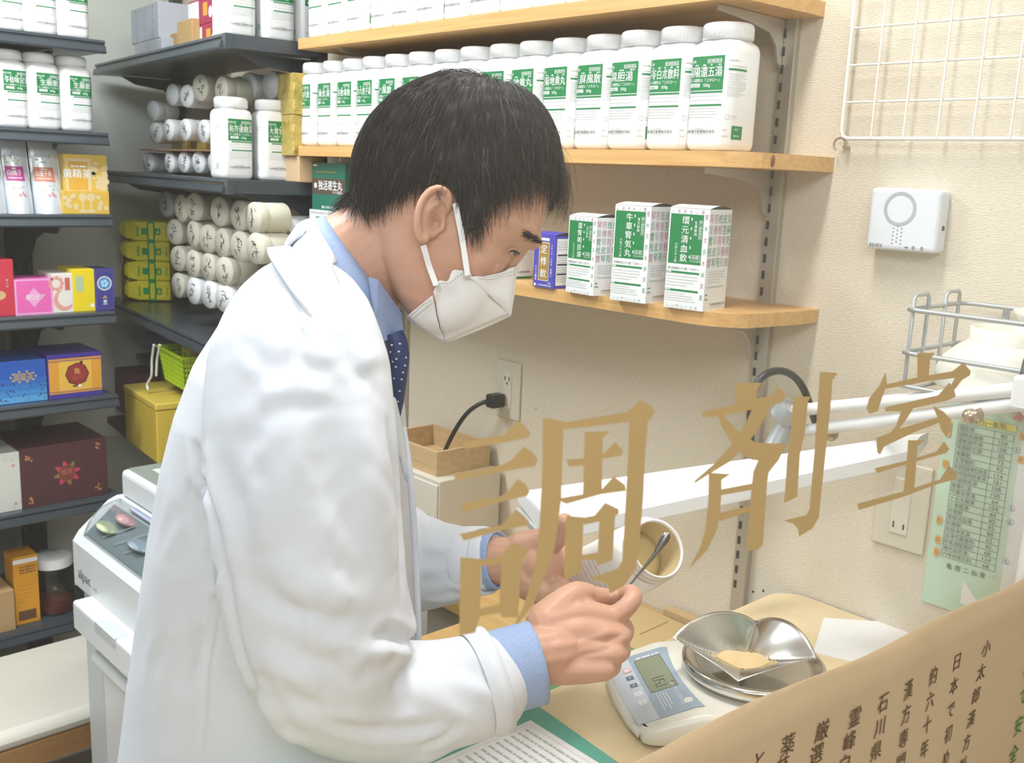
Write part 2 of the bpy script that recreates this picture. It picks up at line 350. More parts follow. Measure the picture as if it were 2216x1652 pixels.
MB().ball((-.8032, -.139, 1.5855), (.0022, .005, .0088), n=14).build('knot', mat('pine_knot', (.17, .06, .025), .5), bpy.data.objects['wooden_shelf.001'])
GREYM = mat('shelf_standard_metal', (.50, .47, .40), .4, .6); BLK = mat('slot_black', (.02, .02, .02), .8)
for nm, x, lab in (('r', -.879, 'slotted metal shelf post beside the alarm box'), ('m', -1.815, 'slotted metal shelf post behind the pharmacist')):
    t = empty('shelf_post', (x, -.0065, 0), 0, lab, 'shelf post', 'wall shelf posts')
    MB().box((-.013, -.006, .86), (.013, .006, 2.3)).build('channel', GREYM, t, .0015)
    q = MB()
    for k in range(54): z = .9 + k * .0255; q.box((-.0085, -.0068, z), (-.0035, -.0058, z + .013)); 
    q.build('slots', BLK, t)
for x, xl in ((-.879, 'right'), (-1.815, 'left')):
    for z, zl in ((ZU - .022, 'topmost'), (ZM - .022, 'middle'), (ZLW - .021, 'lowest')):
        prof = [(-.0135, 0), (-.175, 0), (-.175, -.008), (-.10, -.014), (-.05, -.022), (-.03, -.04), (-.024, -.062), (-.0135, -.068)]
        o = MB().prism(prof, -.002, .002, lambda u, v, h: (x - .009 + h, u, z + v)).build('shelf_bracket', mat('bracket_metal', (.50, .48, .43), .4, .5))
        tag(o, f'metal bracket holding the {xl} end of the {zl} pine shelf', 'bracket', 'pine shelf brackets')

# ================================================================== white medicine bottles
BH, BR = .0376, .017           # half width and corner radius of the squarish body
def sq(h, r, z, n=6):
    P = []
    for k, (sx, sy) in enumerate(((1, -1), (1, 1), (-1, 1), (-1, -1))):
        for i in range(n + 1):
            a = -math.pi / 2 + k * math.pi / 2 + i / n * math.pi / 2; P.append((sx * (h - r) + r * math.cos(a), sy * (h - r) + r * math.sin(a), z))
    return np.array(P)
def bottle_body():
    b = MB(); rings = []
    for i, z in ((.010, 0), (.004, .0015), (.0012, .005), (0, .011), (0, .133), (.0008, .139), (.003, .1445), (.0065, .1485), (.0095, .150), (.012, .1505)):
        rings.append(sq(BH - i, max(BR - i * .4, .004) if i < .006 else BR + i * .6, z))
    return b.loft(rings).mesh('bottle_body', WHITE)
def bottle_cap():
    r = .0352; t = [(r - .002, .1508), (r, .1515), (r, .168), (r - .0006, .1705), (r - .003, .1728), (r - .007, .1735), (.0001, .1735)]
    b = MB().lathe([(.031, .1495), (.031, .1508)] + t, 48)
    for k in range(72):
        a = k * 2 * math.pi / 72; c, s_ = math.cos(a), math.sin(a); b.add([(r * c, r * s_, .153), ((r + .0004) * math.cos(a + .02), (r + .0004) * math.sin(a + .02), .153), ((r + .0004) * math.cos(a + .02), (r + .0004) * math.sin(a + .02), .167), (r * c, r * s_, .167)], [(0, 1, 2, 3)])
    return b.mesh('cap', CAPW)
BODY, CAPM = bottle_body(), bottle_cap()
def around(u, v, l):
    """point on the bottle wall, u from the middle of the front, to the right"""
    s = 1 if u >= 0 else -1; a = abs(u); f = BH - BR; q = BR * math.pi / 2
    if a <= f: x, y, n = a, -BH, (0, -1)
    elif a <= f + q: t = (a - f) / BR; x, y, n = f + BR * math.sin(t), -f - BR * math.cos(t), (math.sin(t), -math.cos(t))
    else: d = a - f - q; x, y, n = BH, -f + d, (1, 0)
    return (s * (x + n[0] * l), y + n[1] * l, v)
def bottle_label(title, code, ug=(-.040, .0255), lot=True, size=None):
    s = Sheet(.004); g0, g1 = ug; w = g1 - g0; c = (g0 + g1) / 2
    s.rect(g0, .082, g1, .1275, 0, 1)
    s.text('医薬品類', g0 + .009, .1205, .0045, 1, 2, .01); s.frame(g1 - .028, .1178, g1 - .004, .1232, .0004, 1, 2); s.text('第2類医薬品', g1 - .016, .1205, .0042, 1, 2, .01)
    n = len(title); s.text(title, c, .1065, .0150, 1, 2, .014, width=w * (.93 if n > 3 else .72))
    for i in range(n): s.dashes(g0 + w * (i + .3) / n, g0 + w * (i + .7) / n, .1155, .0016, 1, 2, i)
    s.text('エキス細粒G「コタロー」', c - .002, .0953, .0052, 1, 2, .012); s.rect(c - .024, .0862, c - .006, .0912, 1, 2)
    s.text(code, c - .015, .0887, .0050, 0, 3, .01); s.text('500g', c + .006, .0887, .0062, 1, 2, .018)
    for z in (.0795, .0620): s.rect(g0 + .007, z - .0012, g1, z + .0012, 0, 1)
    s.para(g0 + .002, .077, g1 - .002, .066, 2, .0010, 2, 1, 1); s.para(g0 + .002, .0595, g1 - .006, .044, 4, .0010, 2, 1, 2)
    s.text('小太郎漢方製薬株式会社', c - .003, .0265, .0052, 3, 2, .004, width=w * .86); s.dashes(c - .015, c + .013, .0228, .0009, 2); s.dashes(c - .011, c + .005, .0305, .0011, 2)
    r0 = g1 + .006; r1 = r0 + .034
    s.dashes(r0, r0 + .016, .121, .0018, 2); s.dashes(r0, r1, .1135, .0012, 2); s.rect(r0, .1077, r1, .1103, 0, 1); s.para(r0, .105, r1, .073, 12, .0009, 2, 1, 5)
    s.frame(r0, .043, r0 + .006, .049, .0006, 2, 1); s.dashes(r0 + .009, r0 + .019, .0475, .0009, 2); s.dashes(r0 + .009, r0 + .021, .0445, .0009, 2)
    if lot:
        s.rect(r0 + .011, .0165, r1, .0345, 0, 1); s.text('Y0737', r0 + .020, .0298, .0042, 1, 2, 0); s.text('2026.06', r0 + .021, .0215, .0042, 1, 2, 0)
        s.dashes(r0 - .002, r0 + .006, .029, .0016, 2); s.dashes(r0 - .002, r0 + .006, .0205, .0016, 2)
    l0 = g0 - .040; s.dashes(l0, l0 + .03, .113, .0011, 2); s.dashes(l0, l0 + .03, .1085, .0016, 2); s.rect(l0 + .002, .022, l0 + .016, .034, 4, 1)
    return s
LM = [GREEN, mat('label_white', (.82, .84, .82), .5), mat('label_grey', (.50, .52, .51), .6), DARK, mat('label_pale_green', (.45, .60, .53), .6)]
def bottle(x, y, z, rz, title, code, label, group, ug=(-.040, .0255)):
    t = empty('medicine_bottle', (x, y, z), rz, label, 'bottle', group)
    link('bottle_body', BODY, t); link('cap', CAPM, t); bottle_label(title, code, ug).build('label_print', LM, around, t); return t
ORD = ['first', 'second', 'third', 'fourth', 'fifth', 'sixth', 'seventh', 'eighth', 'ninth', 'tenth', 'eleventh', 'twelfth', 'thirteenth', 'fourteenth', 'fifteenth', 'sixteenth']
names = ['千金内托散', '平陳気湯', '荊防敗毒散', '香砂六君子湯', '至風散', '加味帰脾湯', '四物湯', '八味丸', '六味丸', '味地黄丸', '杞菊地黄丸', '玉屏風散', '温胆湯', '参苓白朮散料', '補陽還五湯']
codes = ['0211', '0215', '0219', '0220', '0221', '0223', '0224', '0225', '0230', '0231', '0253', '0227', '0205', '0062', '0234']
X0, X1 = -1.944, -.886
for i in range(15):
    x = X0 + (X1 - X0) * i / 14; k = 14 - i; j = i
    lab = f'white green-labelled bottle at the {"left" if i == 0 else "right"} end of the middle pine shelf' if i in (0, 14) else (f'{ORD[i]} white bottle from the left on the middle pine shelf' if i < 7 else f'{ORD[k]} white bottle from the right on the middle pine shelf')
    bottle(x, -.148 + random.uniform(-.003, .003), ZM, math.radians(random.uniform(-2, 2) - 1), names[j], codes[j], lab, 'white bottles on the middle pine shelf')
for i in range(13):
    x = -1.905 + .0757 * i
    lab = 'white bottle at the left end of the topmost pine shelf' if i == 0 else f'{ORD[i]} white bottle from the left on the topmost pine shelf'
    bottle(x, -.148 + random.uniform(-.003, .003), ZU, math.radians(random.uniform(-2, 2) - 1), names[(i + 5) % 15], codes[i], lab, 'white bottles on the topmost pine shelf')

# ================================================================== medicine boxes on the lowest pine shelf
PINKM = mat('seal_pink', (.50, .25, .36), .6); SEALG = mat('seal_green', (.10, .32, .20), .6); SEALS = mat('seal_grey', (.42, .48, .46), .6); CARTON = mat('carton_white', (.78, .80, .80), .5)
def on_front(w): return lambda u, v, l: (u - w / 2, -l, v)
def carton(name, w, d, h, bm=CARTON, open_top=True):
    b = MB(); b.box((-w / 2, 0, 0), (w / 2, d, h - .0005)); b_top = h
    if open_top:   # bulging lid flap
        P = [[(x, d * j / 6, h + .0045 * math.sin(math.pi * j / 6)) for x in np.linspace(-w / 2, w / 2, 2)] for j in range(7)]; b.grid(P, 0, True)
        b.add([(w / 2, d * j / 6, h + .0045 * math.sin(math.pi * j / 6)) for j in range(7)] , [tuple(range(7))], 1)
    return b, bm
def kanpo_box(x, y, z, rz, w, d, h, title, kana, count, label, top='漢方製剤'):
    t = empty('medicine_box', (x, y, z), rz, label, 'box', 'medicine boxes on the lowest pine shelf')
    b, _ = carton('carton', w, d, h); b.build('carton', [CARTON, DARK], t)
    s = Sheet(); gw = w * .83; s.rect(w * .03, h * .45, w * .03 + gw, h * .94, 0)
    n = len(title); sz = h * .47 / n / 1.1; s.vtext(title, w * .42, h * .925, sz, 1, 2, .018, 1.08)
    for i in range(n): s.rect(w * .56, h * .925 - (i + .5) * sz * 1.08, w * .585, h * .925 - (i + .2) * sz * 1.08, 1, 2)
    s.vtext(top, w * .68, h * .88, h * .035, 1, 2, .01); s.frame(w * .76, h * .70, w * .845, h * .885, .0004, 1, 2); s.vtext('第2類医薬品', w * .80, h * .88, h * .026, 1, 2, .01)
    s.vtext('小型エキス錠', w * .22, h * .66, h * .031, 1, 2, .01); s.frame(w * .6, h * .505, w * .845, h * .545, .0005, 1, 2); s.text(count, w * .72, h * .525, h * .032, 1, 2, .015); s.text('大人21日分', w * .72, h * .485, h * .024, 1, 2, .01)
    s.text(title + 'エキス錠「コタロー」', w * .44, h * .405, h * .028, 3, 2, .002, width=w * .8)
    for v in (.365, .185): s.rect(w * .01, h * (v - .01), w * .85, h * (v + .01), 0); s.dashes(w * .02, w * .14, h * v, .0016, 1, 2)
    s.para(w * .03, h * .34, w * .82, h * .22, 4, .0010, 2, 1, 3); s.para(w * .03, h * .165, w * .8, h * .07, 4, .0010, 2, 1, 9)
    for i, ch in enumerate('山目無木山寳'): s.text(ch, w * (.08 + .15 * i), h * .965, h * .04, 4 + i % 2, 1, -.01)
    for i, ch in enumerate('八山竹山八士木'): s.text(ch, w * (.1 + .12 * i), h * .025, h * .045, 4, 1, -.005)
    for i, ch in enumerate('寳木朮示木米貝兎'): s.text(ch, w * .93, h * (.92 - .112 * i), h * .06, 5 + i % 2, 1, -.012, .7)
    s.build('front_print', [GREEN, LM[1], LM[2], DARK, SEALS, PINKM, SEALG], on_front(w), t)
    q = Sheet(); rows = ['琴苑枝皮葉', '葉穂根茎麻', '實琴苑琴苑', '枝皮葉穂根', '實琴苑枝皮']
    for i, r in enumerate(rows):
        for j, ch in enumerate(r): q.text(ch, d * (.1 + .2 * j), h * (.905 - .107 * i), h * .10, ((i * 2 + j * 3) % 5) % 3, 1, -.014, .85)
    q.para(d * .12, h * .40, d * .9, h * .27, 5, .0011, 3, 1, 4); q.dashes(d * .1, d * .85, h * .235, .0022, 3); q.dashes(d * .05, d * .18, h * .16, .0014, 4); q.dashes(d * .05, d * .18, h * .115, .0014, 4)
    q.text('小太郎漢方製薬株式会社', d * .62, h * .06, h * .032, 4, 1, .006, width=d * .7); q.dashes(d * .3, d * .9, h * .03, .0011, 3)
    q.build('side_print', [PINKM, SEALG, SEALS, LM[2], DARK], lambda u, v, l: (w / 2 + l, u, v), t)
    return t
def fit_box(xl, xr, yb, yt, xside, ydepth):
    """front corner pixels on the shelf -> box placement"""
    A = hit(xl, yb[0], 'Z', ZLW); B = hit(xr, yb[1], 'Z', ZLW); return A, B
def place_box(pa, pb, ytop, dk, *args, **kw):
    A, B = hit(*pa, 'Z', ZLW), hit(*pb, 'Z', ZLW); d = B - A; w = np.hypot(d[0], d[1]); rz = math.atan2(d[1], d[0]); c = (A + B) / 2
    n = np.array([-d[1], d[0], 0]) / w; h = hit(pb[0], ytop, 'Y', B[1])[2] - ZLW
    return kanpo_box(c[0], c[1], ZLW, rz, w, dk, h, *args, **kw)
place_box((1436, 664), (1520, 675), 452, .064, '環元清血飲', '', '504錠', 'white medicine box with green front panel, rightmost on the lowest pine shelf', top='生薬製剤')
place_box((1320, 648), (1396, 658), 446, .064, '牛車腎気丸', '', '651錠', 'tall white and green medicine box, second from right on the lowest pine shelf')
place_box((1224, 631), (1283, 641), 470, .055, '滋腎明目湯', '', '315錠', 'smaller white and green medicine box beside the purple box')
# purple box and the half hidden one behind the man's face
A, B = hit(1153, 619, 'Z', ZLW), hit(1197, 626, 'Z', ZLW); d = B - A; w = float(np.hypot(d[0], d[1])); h = float(hit(1197, 510, 'Y', B[1])[2] - ZLW)
PURP = mat('box_purple', (.075, .065, .42), .45); OCH = mat('box_ochre', (.38, .22, .05), .5)
t = empty('medicine_box', (A + B) / 2, math.atan2(d[1], d[0]), "purple medicine box with an ochre panel next to the man's forehead", 'box', 'medicine boxes on the lowest pine shelf')
carton('c', w, .05, h)[0].build('carton', [PURP, DARK], t)
s = Sheet(); s.frame(w * .24, h * .13, w * .74, h * .86, .0012, 1); s.rect(w * .25, h * .14, w * .73, h * .85, 0, 1); s.vtext('定悸飲', w * .49, h * .84, h * .175, 1, 3, .02, 1.3)
s.vtext('ふらつき、のぼせ、動悸に', w * .86, h * .84, h * .048, 1, 2, .015); s.vtext('エキス顆粒', w * .13, h * .42, h * .055, 1, 2, .02); s.rect(w * .28, h * .89, w * .72, h * .94, 1); s.text('小太郎漢方製薬株式会社', w * .55, h * .045, h * .035, 1, 2, .02, width=w * .7); s.text('120錠', w * .8, h * .095, h * .035, 1)
s.disc(w * .1, h * .045, w * .05, 1)
s.build('front_print', [OCH, LM[1]], on_front(w), t)
q = Sheet(); q.rect(.004, h * .06, .046, h * .94, 0); q.para(.006, h * .9, .044, h * .72, 4, .0012, 1, 2, 2)
for k in range(3): q.rect(.006, h * (.62 - .18 * k), .04, h * (.65 - .18 * k), 2, 2); q.para(.006, h * (.6 - .18 * k), .044, h * (.48 - .18 * k), 3, .001, 1, 2, k)
q.build('side_print', [LM[1], LM[2], DARK], lambda u, v, l: (w / 2 + l, u, v), t)
A = hit(1122, 608, 'Z', ZLW); t = empty('medicine_box', (A[0] - .052, A[1] + .004, ZLW), 0, "white medicine box half hidden behind the man's face", 'box', 'medicine boxes on the lowest pine shelf')
carton('c', .055, .05, .098)[0].build('carton', [CARTON, DARK], t)
q = Sheet(); q.rect(0, 0, .05, .004, 0); q.para(.006, .09, .044, .03, 7, .0011, 1, 1, 6); q.text('小太郎漢方製薬', .03, .012, .004, 2)
q.build('side_print', [GREEN, LM[2], DARK], lambda u, v, l: (.0275 + l, u, v), t)
# stack at the left end of the lowest shelf
t = empty('medicine_box', (-1.872, -.172, ZLW), 0, 'white and green medicine box under the dark green box on the lowest shelf', 'box', 'medicine boxes at the left end of the lowest shelf')
w, h = .15, .088; MB().box((-w / 2, 0, 0), (w / 2, .12, h)).build('carton', CARTON, t)
s = Sheet(); s.rect(w * .18, h * .25, w * .82, h * .84, 0); s.text('一貫湯', w * .45, h * .55, h * .33, 1, 2, .03); s.dashes(w * .03, w * .97, h * .93, .004, 2); s.dashes(w * .03, w * .97, h * .06, .004, 2)
s.build('front_print', [GREEN, LM[1], SEALS], on_front(w), t)
t = empty('medicine_box', (-1.875, -.17, ZLW + h), 0, 'dark green medicine box with a brown band on top of the white one', 'box', 'medicine boxes at the left end of the lowest shelf')
w, h = .128, .1; MB().box((-w / 2, 0, 0), (w / 2, .11, h)).build('carton', mat('box_deep_green', (.02, .16, .11), .4), t)
s = Sheet(); s.rect(0, h * .34, w, h * .67, 0); s.disc(w * .11, h * .52, w * .045, 1, 2); s.text('1', w * .11, h * .52, h * .09, 0, 3, .04); s.text('独活寄生丸', w * .56, h * .53, h * .22, 1, 2, .03, width=w * .72); s.text('エキス細粒G', w * .78, h * .39, h * .07, 1, 2, .01); s.rect(w * .1, h * .80, w * .75, h * .82, 2); s.text('小太郎漢方製薬', w * .52, h * .07, h * .06, 1); s.rect(w * .03, h * .93, w * .16, h * .96, 1); s.disc(w * .33, h * .07, .003, 1)
s.build('front_print', [mat('box_brown', (.10, .065, .05), .5), LM[1], OCH], on_front(w), t)
q = Sheet(); q.rect(.01, h * .34, .1, h * .67, 0); q.text('独活寄生丸', .05, h * .52, .02, 1, 2, .03, .8)
q.build('side_print', [MATS['box_brown'], LM[1]], lambda u, v, l: (w / 2 + l, u, v), t)
t = empty('medicine_box', (-1.772, -.16, ZLW), 0, 'upright pale medicine box right of the dark green box', 'box', 'medicine boxes at the left end of the lowest shelf')
MB().box((-.021, 0, 0), (.021, .09, .185)).build('carton', CARTON, t); q = Sheet(); q.para(.003, .17, .04, .02, 8, .004, 0, 1, 2); q.build('front_print', [SEALG], on_front(.042), t)

# ================================================================== things on the wall, right side
rod = mat('white_wire', (.80, .79, .75), .4)
gx, gz = -.773, 1.622
t = empty('wire_grid', (gx, -.02, gz), 0, 'white wire grid panel hung on the wall above the alarm box', 'wire grid')
MB().tube([(0.5, 0, .0), (.012, 0, 0), (.003, 0, .003), (0, 0, .012), (0, 0, .5)], .0028, 8).build('frame', rod, t)
for k in range(1, 9): MB().tube([(.0005 + .047 * k, -.002, 0), (.0005 + .047 * k, -.002, .5)], .0016, 6).build('wire', rod, t)
for k in range(1, 9): MB().tube([(0, .0015, .05 * k), (.5, .0015, .05 * k)], .0016, 6).build('wire', rod, t)
p = hit(1822, 310, 'Y', -.01)
a = np.linspace(-.6, 4.2, 14); hk = MB().tube([(p[0] + .009 * math.cos(k), p[1] - .006, p[2] - .002 + .009 * math.sin(k)) for k in a] , .0015, 6)
hk.tube([(p[0] + .007, -.001, p[2] - .006), (p[0] + .007, -.016, p[2] - .006)], .0022, 8)
tag(hk.build('screw_hook', mat('brass_hook', (.40, .36, .25), .4, .7)), 'small brass screw hook under the corner of the white wire grid', 'hook')
# alarm / chime box
a_, b_ = hit(1886, 405, 'Y', -.03), hit(2022, 550, 'Y', -.03)
t = empty('chime_box', ((a_[0] + b_[0]) / 2, 0, (a_[2] + b_[2]) / 2), 0, 'square white chime unit with a grey ring on the cream wall', 'chime')
w, h = b_[0] - a_[0], a_[2] - b_[2]
MB().box((-w / 2, -.03, -h / 2), (w / 2, 0, h / 2)).build('case', mat('chime_white', (.72, .76, .82), .35), t, .006, 3)
s = Sheet(); s.ring(-w * .05, h * .17, .0185, .0232, 0); [s.disc(-w * .05 + (i - 1) * .006 , -h * .14 - j * .0052 + (.0026 if i == 1 else 0), .00095, 1, 1, 8) for i in range(3) for j in range(5)]
s.text('REVEX', -w * .34, -h * .43, .0065, 1, 1, .02); s.frame(w * .08, -h * .445, w * .125, -h * .42, .0007, 1); [s.ring(w * (.2 + .12 * k), -h * .43, .0012, .0022, 1, 1, 12) for k in range(2)]; [s.disc(w * (.2 + .12 * k), -h * .47, .0007, 1, 1, 8) for k in range(2)]
s.build('ring_and_marks', [mat('chime_grey', (.40, .43, .46), .5), mat('chime_ink', (.12, .12, .14), .6)], lambda u, v, l: (u, -.0301 - l, v), t)
MB().lathe([(.0035, 0), (.0035, .0008)], 12, (w / 2, -.014, -h * .1), axis=(1, 0, 0)).build('jack', DARK, t)
# socket with plug and black cable
IV = mat('ivory_plate', (.66, .62, .51), .4)
def socket(x, z, w, h, label, slots, dark=False):
    t = empty('wall_socket', (x, 0, z), 0, label, 'socket')
    MB().box((-w / 2, -.006, -h / 2), (w / 2, 0, h / 2)).build('plate', IV, t, .004, 3); MB().box((-w * .17, -.0085, -h * .32), (w * .17, -.005, h * .32)).build('insert', mat('ivory_insert', (.72, .68, .58), .4), t, .001)
    q = MB()
    for u, v, a, b in slots: q.box((u - a, -.009, v - b), (u + a, -.0084, v + b))
    q.build('slot', DARK, t); return t
socket(-1.464, 1.126, .07, .118, 'ivory wall socket with the black plug in it', [(-.006, .024, .0012, .004), (.006, .024, .0012, .005), (0, .014, .0018, .002)])
c = hit(1955, 1090, 'Y', 0); socket(c[0], c[2] - .003, .078, .128, 'ivory wall socket behind the gold lettering, beside the green price sheet', [(-.007, -.028, .0012, .0045), (.008, -.029, .0012, .004)])
p0 = hit(1086, 866, 'Y', -.012)
t = empty('power_cable', p0, 0, 'black power cable and plug hanging from the ivory socket', 'cable')
BLKP = mat('black_rubber', (.018, .02, .024), .38)
MB().box((-.016, -.032, -.014), (.010, .002, .014)).build('plug', BLKP, t, .005, 3)
cp = [(1060, 868, -.03), (1040, 872, -.045), (1010, 892, -.06), (985, 930, -.065), (965, 970, -.06), (945, 1020, -.055), (925, 1070, -.05), (905, 1120, -.05), (890, 1170, -.05)]
P = [np.array((-.016, -.02, 0))] + [hit(x, y, 'Y', yy) - p0 for x, y, yy in cp]
P = np.array(P); tt = np.linspace(0, len(P) - 1, 60); P = np.stack([np.interp(tt, range(len(P)), P[:, k]) for k in range(3)], 1)
for _ in range(12): P[1:-1] = (P[:-2] + P[2:] + 2 * P[1:-1]) / 4
P[:, 2] = np.maximum(P[:, 2], .807 - p0[2])
MB().tube(P, [.0068 if i < 6 else .0047 for i in range(60)], 10).build('cord', BLKP, t)

# green price sheet
pa, pb = hit(2050, 868, 'Y', -.003), hit(1993, 1300, 'Y', -.003)
sx, sz = pa[0], pb[2]; sw, sh = .23, pa[2] - pb[2]
t = empty('price_sheet', (sx, -.002, sz), 0, 'pale green price sheet with a printed table pinned on the wall', 'sheet')
MB().box((0, -.001, 0), (sw, 0, sh)).build('paper', mat('sheet_green', (.52, .71, .56), .7), t)
MB().box((.103, -.0022, .0), (.125, -.0012, sh * .93)).build('paper_strip', PAPER, t)
def SP(x, y): q = hit(x, y, 'Y', -.003); return (q[0] - sx, q[2] - sz)
s = Sheet(); tl, tr, bl = SP(2076, 917), SP(2197, 939), SP(2049, 1206); u0, u1, um = tl[0], tr[0], SP(2154, 932)[0]; vt, vb = tl[1], bl[1]
rows = [('温経湯', 80), ('加味逍遙散', 104), ('帰耆建中湯', 108), ('芎帰膠艾湯', 85), ('香蘇散', 73), ('五苓散料', 93), ('柴胡加龍骨牡蛎湯', 114), ('柴胡桂枝乾姜湯', 101), ('柴胡桂枝湯', 108), ('酸棗仁湯', 100), ('芍薬甘草湯', 64), ('十全大補湯', 104), ('小青龍湯', 83), ('折衝飲', 85), ('疎経活血湯', 95), ('釣藤散', 80), ('桃核承気湯', 62), ('当帰芍薬散料', 81), ('防風通聖散料', 68), ('補中益気湯', 114), ('六味地黄丸料', 68)]
n = len(rows); rh = (vt - vb) / n; lw = .0003
for i, (a, bn) in enumerate(rows):
    v = vt - rh * (i + .5); w_ = min(len(a) * rh * .74, (um - u0) * .92); s.text(a, u0 + .0012 + w_ / 2, v, rh * .74, 0, 1, -.004, width=w_); s.text(str(bn), (um + u1) / 2, v, rh * .85, 0, 1, .004, 1.15)
for i in range(n + 1): s.rect(u0, vt - rh * i - lw, u1, vt - rh * i + lw, 0)
for u in (u0, um, u1): s.rect(u - lw, vb, u + lw, vt, 0)
a, b = SP(2078, 905), SP(2197, 915); s.rect(u0 + .004, vt + .004, u1 + .001, vt + .0125, 1); s.text('薬行(一般用)', (u0 + u1) / 2 + .004, vt + .0082, .0078, 0, 2, .015)
for tx, (x, y) in (('あか', (2053, 927)), ('さ', (2047, 1003)), ('た', (2034, 1125)), ('は', (2031, 1167)), ('ら', (2028, 1194)), ('な', (2214, 945)), ('ま', (2210, 995))):
    u, v = SP(x, y); hh = .0052 * len(tx); s.rect(u - .004, v - hh, u + .004, v + hh, 2); s.vtext(tx, u, v + .0045 * len(tx), .0068, 3, 2, 0, 1.3)
for x, y in ((2202, 975), (2190, 1100), (2187, 1130), (2178, 1215)):
    u, v = SP(x, y); s.ring(u, v, .0042, .0046, 4); s.disc(u - .0003, v + .0012, .0012, 4, 1, 10); s.dashes(u - .002, u + .0025, v - .0018, .0012, 4)
u, v = SP(2100, 1235)
for i, ch in enumerate('亀鹿二仙膏'): q = SP(2055 + i * 18, 1225 + i * 5); s.text(ch, q[0], q[1], .0085, 0, 1, .012)
q = SP(2150, 1250); s.text('175', q[0], q[1], .007, 5, 1, -.01)
q = SP(2205, 902); [s.disc(q[0] + dx, q[1] + dy, .003, 6, 2, 12) for dx, dy in ((0, 0), (.004, .001), (.002, -.003), (-.003, -.002), (.003, .004))]
s.build('print', [DARK, mat('tag_yellow', (.75, .68, .02), .6), mat('tag_orange', (.72, .36, .05), .6), mat('tag_ink', (.25, .11, .02), .6), mat('blue_ink', (.08, .10, .35), .6), SEALS, mat('red_flower', (.65, .12, .12), .6)], lambda u, v, l: (u, -.0025 - l, v), t)
p = hit(2090, 1290, 'Y', -.05); t = MB().prism([(0, 0), (.03, 0), (0, .033)], 0, .0006, lambda u, v, h: (p[0] - .006 + u, p[1] - h, p[2] - .012 + v)).build('paper_note', PAPER); tag(t, 'small white folded paper corner in front of the green price sheet', 'paper')

# wire basket with a white mortar bowl
def RW(x, y, Y): return hit(x, y, 'Y', Y)
WIRE = mat('grey_wire', (.42, .45, .46), .35, .5)
a, b = RW(1964, 670, -.178), RW(1954, 772, -.178)
x0 = a[0]; zt, zb = a[2], b[2]; yb_ = -.02
t = empty('wire_basket', (x0, -.085, zb), 0, 'grey wire basket mounted on the wall holding an upturned white bowl', 'basket')
def wl(pts, name='wire', r=.0026): MB().tube([np.array(p) - np.array((x0, -.085, zb)) for p in pts], r, 8).build(name, WIRE, t)
for z, nm in ((zt, 'rim_wire'), (zb + .005, 'rim_wire'), (zb - .036, 'rim_wire')):
    wl([(x0 + .3, -.178, z), (x0 + .012, -.178, z), (x0, -.173, z), (x0, -.03, z), (x0 + .012, -.022, z), (x0 + .3, -.022, z)], nm, .003)
for y in (-.165, -.078):
    wl([(x0 + .001, y, zb - .036), (x0 + .001, y, zt + .012), (x0 + .001, y + .005, zt + .017), (x0 + .001, y + .034, zt + .017), (x0 + .001, y + .039, zt + .012), (x0 + .001, y + .039, zb - .036)], 'upright_wire')
for k in range(7): wl([(x0 + .02 + .04 * k, -.178, zb - .036), (x0 + .02 + .04 * k, -.022, zb - .036)], 'base_wire')
q = RW(2175, 690, -.012) - np.array((x0, -.085, zb)); bk = MB(); bk.box((q[0] - .004, q[1], q[2] - .05), (q[0] + .004, q[1] + .004, q[2] + .012)); bk.ball((q[0], q[1], q[2] - .008), .009); bk.build('mounting_bracket', WIRE, t)
BOWL = mat('milky_bowl', (.80, .80, .71), .25, sss=.25)
bc = RW(2172, 800, -.098); zbb = zb - .032
bw = MB().lathe([(.082, 0), (.084, .002), (.082, .016), (.074, .034), (.060, .047), (.050, .054), (.047, .056), (.0475, .072), (.045, .073), (.042, .072), (.042, .059), (.001, .058)], 56)
o = bw.build('mortar_bowl', BOWL, loc=(bc[0] + .002, -.092, zbb)); tag(o, 'large milky white mortar bowl turned upside down in the wire basket', 'bowl')
bw = MB().lathe([(.012, 0), (.020, .002), (.038, .014), (.044, .024), (.042, .025), (.035, .016), (.018, .005), (.001, .004)], 40)
o = bw.build('small_dish', BOWL, loc=(bc[0] + .045, -.09, zbb + .0735)); tag(o, 'small white dish resting on the foot of the upturned bowl', 'dish')
# ================================================================== counters and what stands on them
TZ = .925
LAM = wood('beige_laminate', (.74, .60, .37), (.70, .555, .33), 0, .35, .5)
poly = [(-.345, -1.25), (-.345, -.004)] + [(-.80 + .045 - .045 * math.sin(a), -.004 - .045 + .045 * math.cos(a)) for a in np.linspace(0, math.pi / 2, 8)] + [(-.80, -1.25)]
t = empty('work_table', (0, 0, 0), 0, 'beige laminate work table in front of the glass partition', 'table')
MB().prism(poly, TZ - .02, TZ).build('tabletop', LAM, t); 
ed = [(-.345, -.0035)] + [(-.80 + .045 - .0455 * math.sin(a), -.049 + .0455 * math.cos(a)) for a in np.linspace(0, math.pi / 2, 8)] + [(-.8005, -1.25)]
b = MB(); b.loft([[(u, v, TZ - .022) for u, v in ed], [(u, v, TZ - .0006) for u, v in ed]], closed=False, cap=False); b.build('edge_band', mat('grey_edge', (.20, .19, .18), .4), t, solid=.0012)
for x, y in ((-.765, -.10), (-.765, -1.2), (-.39, -.10), (-.39, -1.2)): MB().box((x - .018, y - .018, 0), (x + .018, y + .018, TZ - .02)).build('leg', mat('table_leg_grey', (.45, .45, .44), .4), t)
LCZ = .80
t = empty('low_counter', (0, 0, 0), 0, 'lower brown counter along the wall behind the work table', 'counter')
